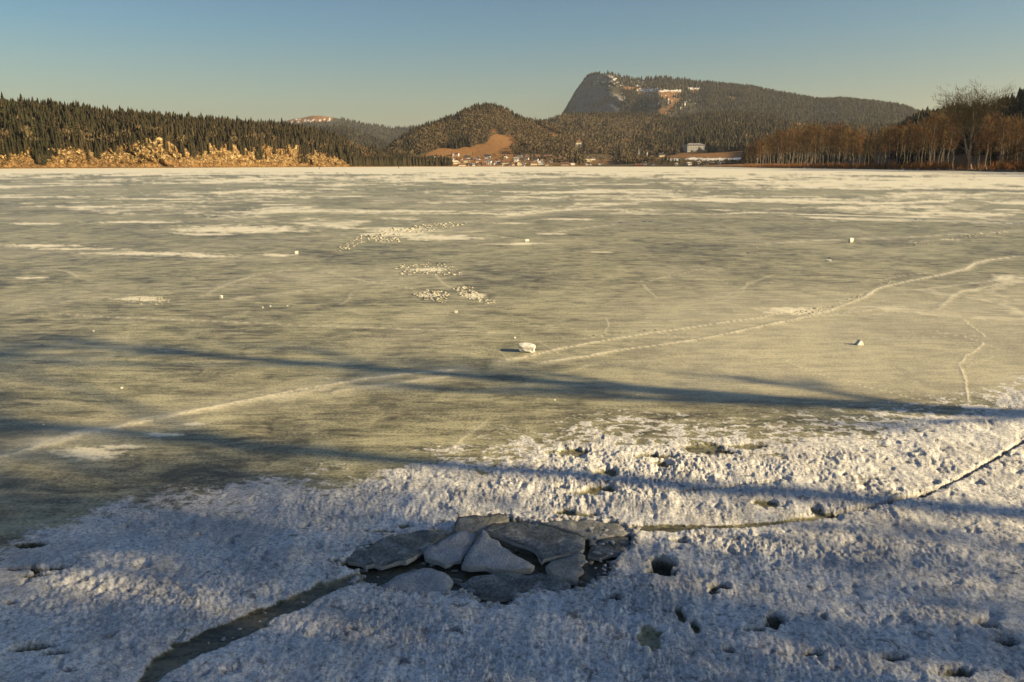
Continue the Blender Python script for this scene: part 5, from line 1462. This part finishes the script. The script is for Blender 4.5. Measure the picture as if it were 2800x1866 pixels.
# patches of brash: upheaved shards frozen into the sheet
def brash(label, polys_, n, smin, smax, seed, z0=0.0, mat=None):
    r_ = np.random.default_rng(seed); V = []; F = []
    for poly in polys_:
        xs = [p[0] for p in poly]; ys = [p[1] for p in poly]; k = 0
        while k < n:
            px, py = r_.uniform(min(xs), max(xs)), r_.uniform(min(ys), max(ys))
            if not in_poly(np.array([px]), np.array([py]), poly)[0]: continue
            if perlin(np.array([px / 14.]), np.array([py / 5.]), seed)[0] < -.05: continue
            k += 1
            x, y = ground(px, py); m = math.hypot(float(y), CAM_H) / FPX
            L = r_.uniform(smin, smax) * m * 1.0; W = L * r_.uniform(.4, .9); T = L * r_.uniform(.06, .14)
            a = r_.uniform(0, 6.28); til = r_.uniform(.05, .5)
            ca, sa = math.cos(a), math.sin(a)
            b = len(V); kx = r_.uniform(.3, 1)
            for z in (0, T):
                for i, j in ((-.5, -.5), (.5, -.4 * kx), (.35 * kx, .5), (-.45, .4)):
                    lx, ly = i * L, j * W; V.append((float(x) + lx * ca - ly * sa, float(y) + lx * sa + ly * ca, z0 + z + (i + .4) * L * til * .5))
            F += [(b + 4, b + 5, b + 6), (b + 4, b + 6, b + 7)]
            for i in range(4):
                j = (i + 1) % 4; F += [(b + i, b + j, b + 4 + j), (b + i, b + 4 + j, b + 4 + i)]
    o = mesh_np('brash_ice', np.array(V), np.array(F), mat or M_BRASH, None, False)
    props(o, label, 'broken ice', None, 'stuff')
brash('long curved band of upheaved ice shards left of the middle', [[(915, 690), (935, 668), (985, 645), (1060, 628), (1150, 615), (1270, 606), (1280, 614), (1180, 632), (1100, 642), (1090, 662), (1050, 668), (1010, 660), (960, 676), (930, 700)]], 520, 2, 9, 11)
brash('patch of small ice shards in the middle distance', [[(1080, 735), (1100, 722), (1200, 719), (1245, 730), (1262, 752), (1220, 754), (1150, 748), (1100, 756)]], 240, 2, 9, 12)
brash('patch of ice shards nearer than the middle one, in two arms', [[(1130, 805), (1170, 792), (1230, 800), (1215, 830), (1160, 820)], [(1235, 780), (1290, 785), (1320, 812), (1358, 828), (1330, 834), (1280, 818), (1240, 800)]], 200, 2, 10, 13)
brash('low pinkish patch of ice crumbs on the left', [[(310, 822), (350, 810), (420, 808), (475, 822), (430, 836), (340, 832)]], 90, 2, 7, 14)
brash('ridge of ice crumbs beside the long pale crack on the right', [[(2150, 860), (2200, 845), (2260, 838), (2330, 812), (2400, 783), (2400, 775), (2440, 765), (2430, 780), (2350, 815), (2290, 840), (2200, 862)]], 240, 2, 6, 15)
brash('line of shards far out on the right', [[(2480, 668), (2560, 655), (2640, 640), (2780, 628), (2780, 634), (2660, 650), (2560, 666), (2500, 673)]], 80, 3, 9, 16)
brash('small broken ice rubble floating between the plates of the hole', [HOLE], 90, 8, 34, 17, -.045, M_S_GREY)
brash('frosted slivers of ice scattered over the right side of the hole and its rim', [[(1560, 1420), (1740, 1430), (1790, 1500), (1700, 1600), (1560, 1630), (1600, 1520)]], 60, 6, 26, 18, .004, M_S_SNOW)
# stones and snow lumps at the foot of the right shore
pv = []
for _ in range(260):
    px = random.uniform(2040, 2780); P = H_RIGHT.pos(px, random.uniform(.2, 1.02)); pv.append(P)
pv = np.array(pv)
def stone_shape(seed):
    r_ = np.random.default_rng(seed); bm = bmesh.new(); bmesh.ops.create_icosphere(bm, subdivisions=1, radius=.5)
    V = np.array([tuple(v.co) for v in bm.verts]); F = np.array([[v.index for v in f.verts] for f in bm.faces]); bm.free()
    V = V * r_.uniform(.7, 1.2, V.shape) * [1.4, 1, .8]; return V, F
o = scatter_mesh('shore_stones', [stone_shape(s_) for s_ in range(4)], pv, rng.uniform(.3, 1.1, len(pv)), simple('stone', (.10, .085, .06), (.45, .42, .36), .8, .9))
props(o, 'stones and snow lumps along the foot of the right shore', 'stones', None, 'stuff')
# poles standing in the ice far out
def pole(px, base, h, label):
    x, y = [float(c) for c in ground(px, base)]; m = y / FPX
    bm = bmesh.new(); bmesh.ops.create_cone(bm, cap_ends=True, segments=8, radius1=.9 * m, radius2=.6 * m, depth=h * m, matrix=__import__('mathutils').Matrix.Translation((0, 0, h * m * .5)))
    bmesh.ops.create_cone(bm, cap_ends=True, segments=8, radius1=1.2 * m, radius2=1.2 * m, depth=1.5 * m, matrix=__import__('mathutils').Matrix.Translation((0, 0, h * m)))
    o = new_obj('marker_pole', bm_mesh('marker_pole', bm, M_BARK_D), None, (x, y, 0)); props(o, label, 'pole')
pole(873, 462, 6, 'dark pole standing in the ice before the cliff, left one'); pole(1090, 461, 5, 'dark pole standing in the ice before the village wood, right one')
# lumps of crusted snow and ice broken off round the hole and along the leads
def crumbs(label, n, zone, smin, smax, mat, seed):
    r_ = np.random.default_rng(seed); P = []; H = []
    while len(P) < n:
        px, py = zone(r_)
        x, y = ground(px, py)
        P.append((float(x), float(y))); H.append(r_.uniform(smin, smax))
    P = np.array(P); z = ice_fields(P[:, 0], P[:, 1])[0]
    H = np.array(H)
    o = scatter_mesh('snow_crumbs', [stone_shape(40 + k) for k in range(5)], np.column_stack([P, z + H * .1]), H, mat, r_.uniform(.8, 1.4, n))
    props(o, label, 'snow lumps', None, 'stuff')
hp_ = HOLE + [HOLE[0]]
def rim(r_):
    i = r_.integers(len(HOLE)); t = r_.random(); a, b = hp_[i], hp_[i + 1]
    return a[0] + (b[0] - a[0]) * t + r_.normal(0, 14), a[1] + (b[1] - a[1]) * t + r_.normal(0, 6)
crumbs('small lumps of snow crust broken off round the rim of the hole', 260, rim, .010, .035, M_S_SNOW, 5)
def leadz(r_):
    L = [CH_LEFT, CR_RIGHT, CR_RIGHT2][r_.integers(3)]; i = r_.integers(len(L) - 1); t = r_.random(); a, b = L[i], L[i + 1]
    return a[0] + (b[0] - a[0]) * t + r_.normal(0, 26), a[1] + (b[1] - a[1]) * t + r_.normal(0, 10)
crumbs('small lumps of snow crust along the dark leads', 80, leadz, .006, .018, M_S_SNOW, 6)
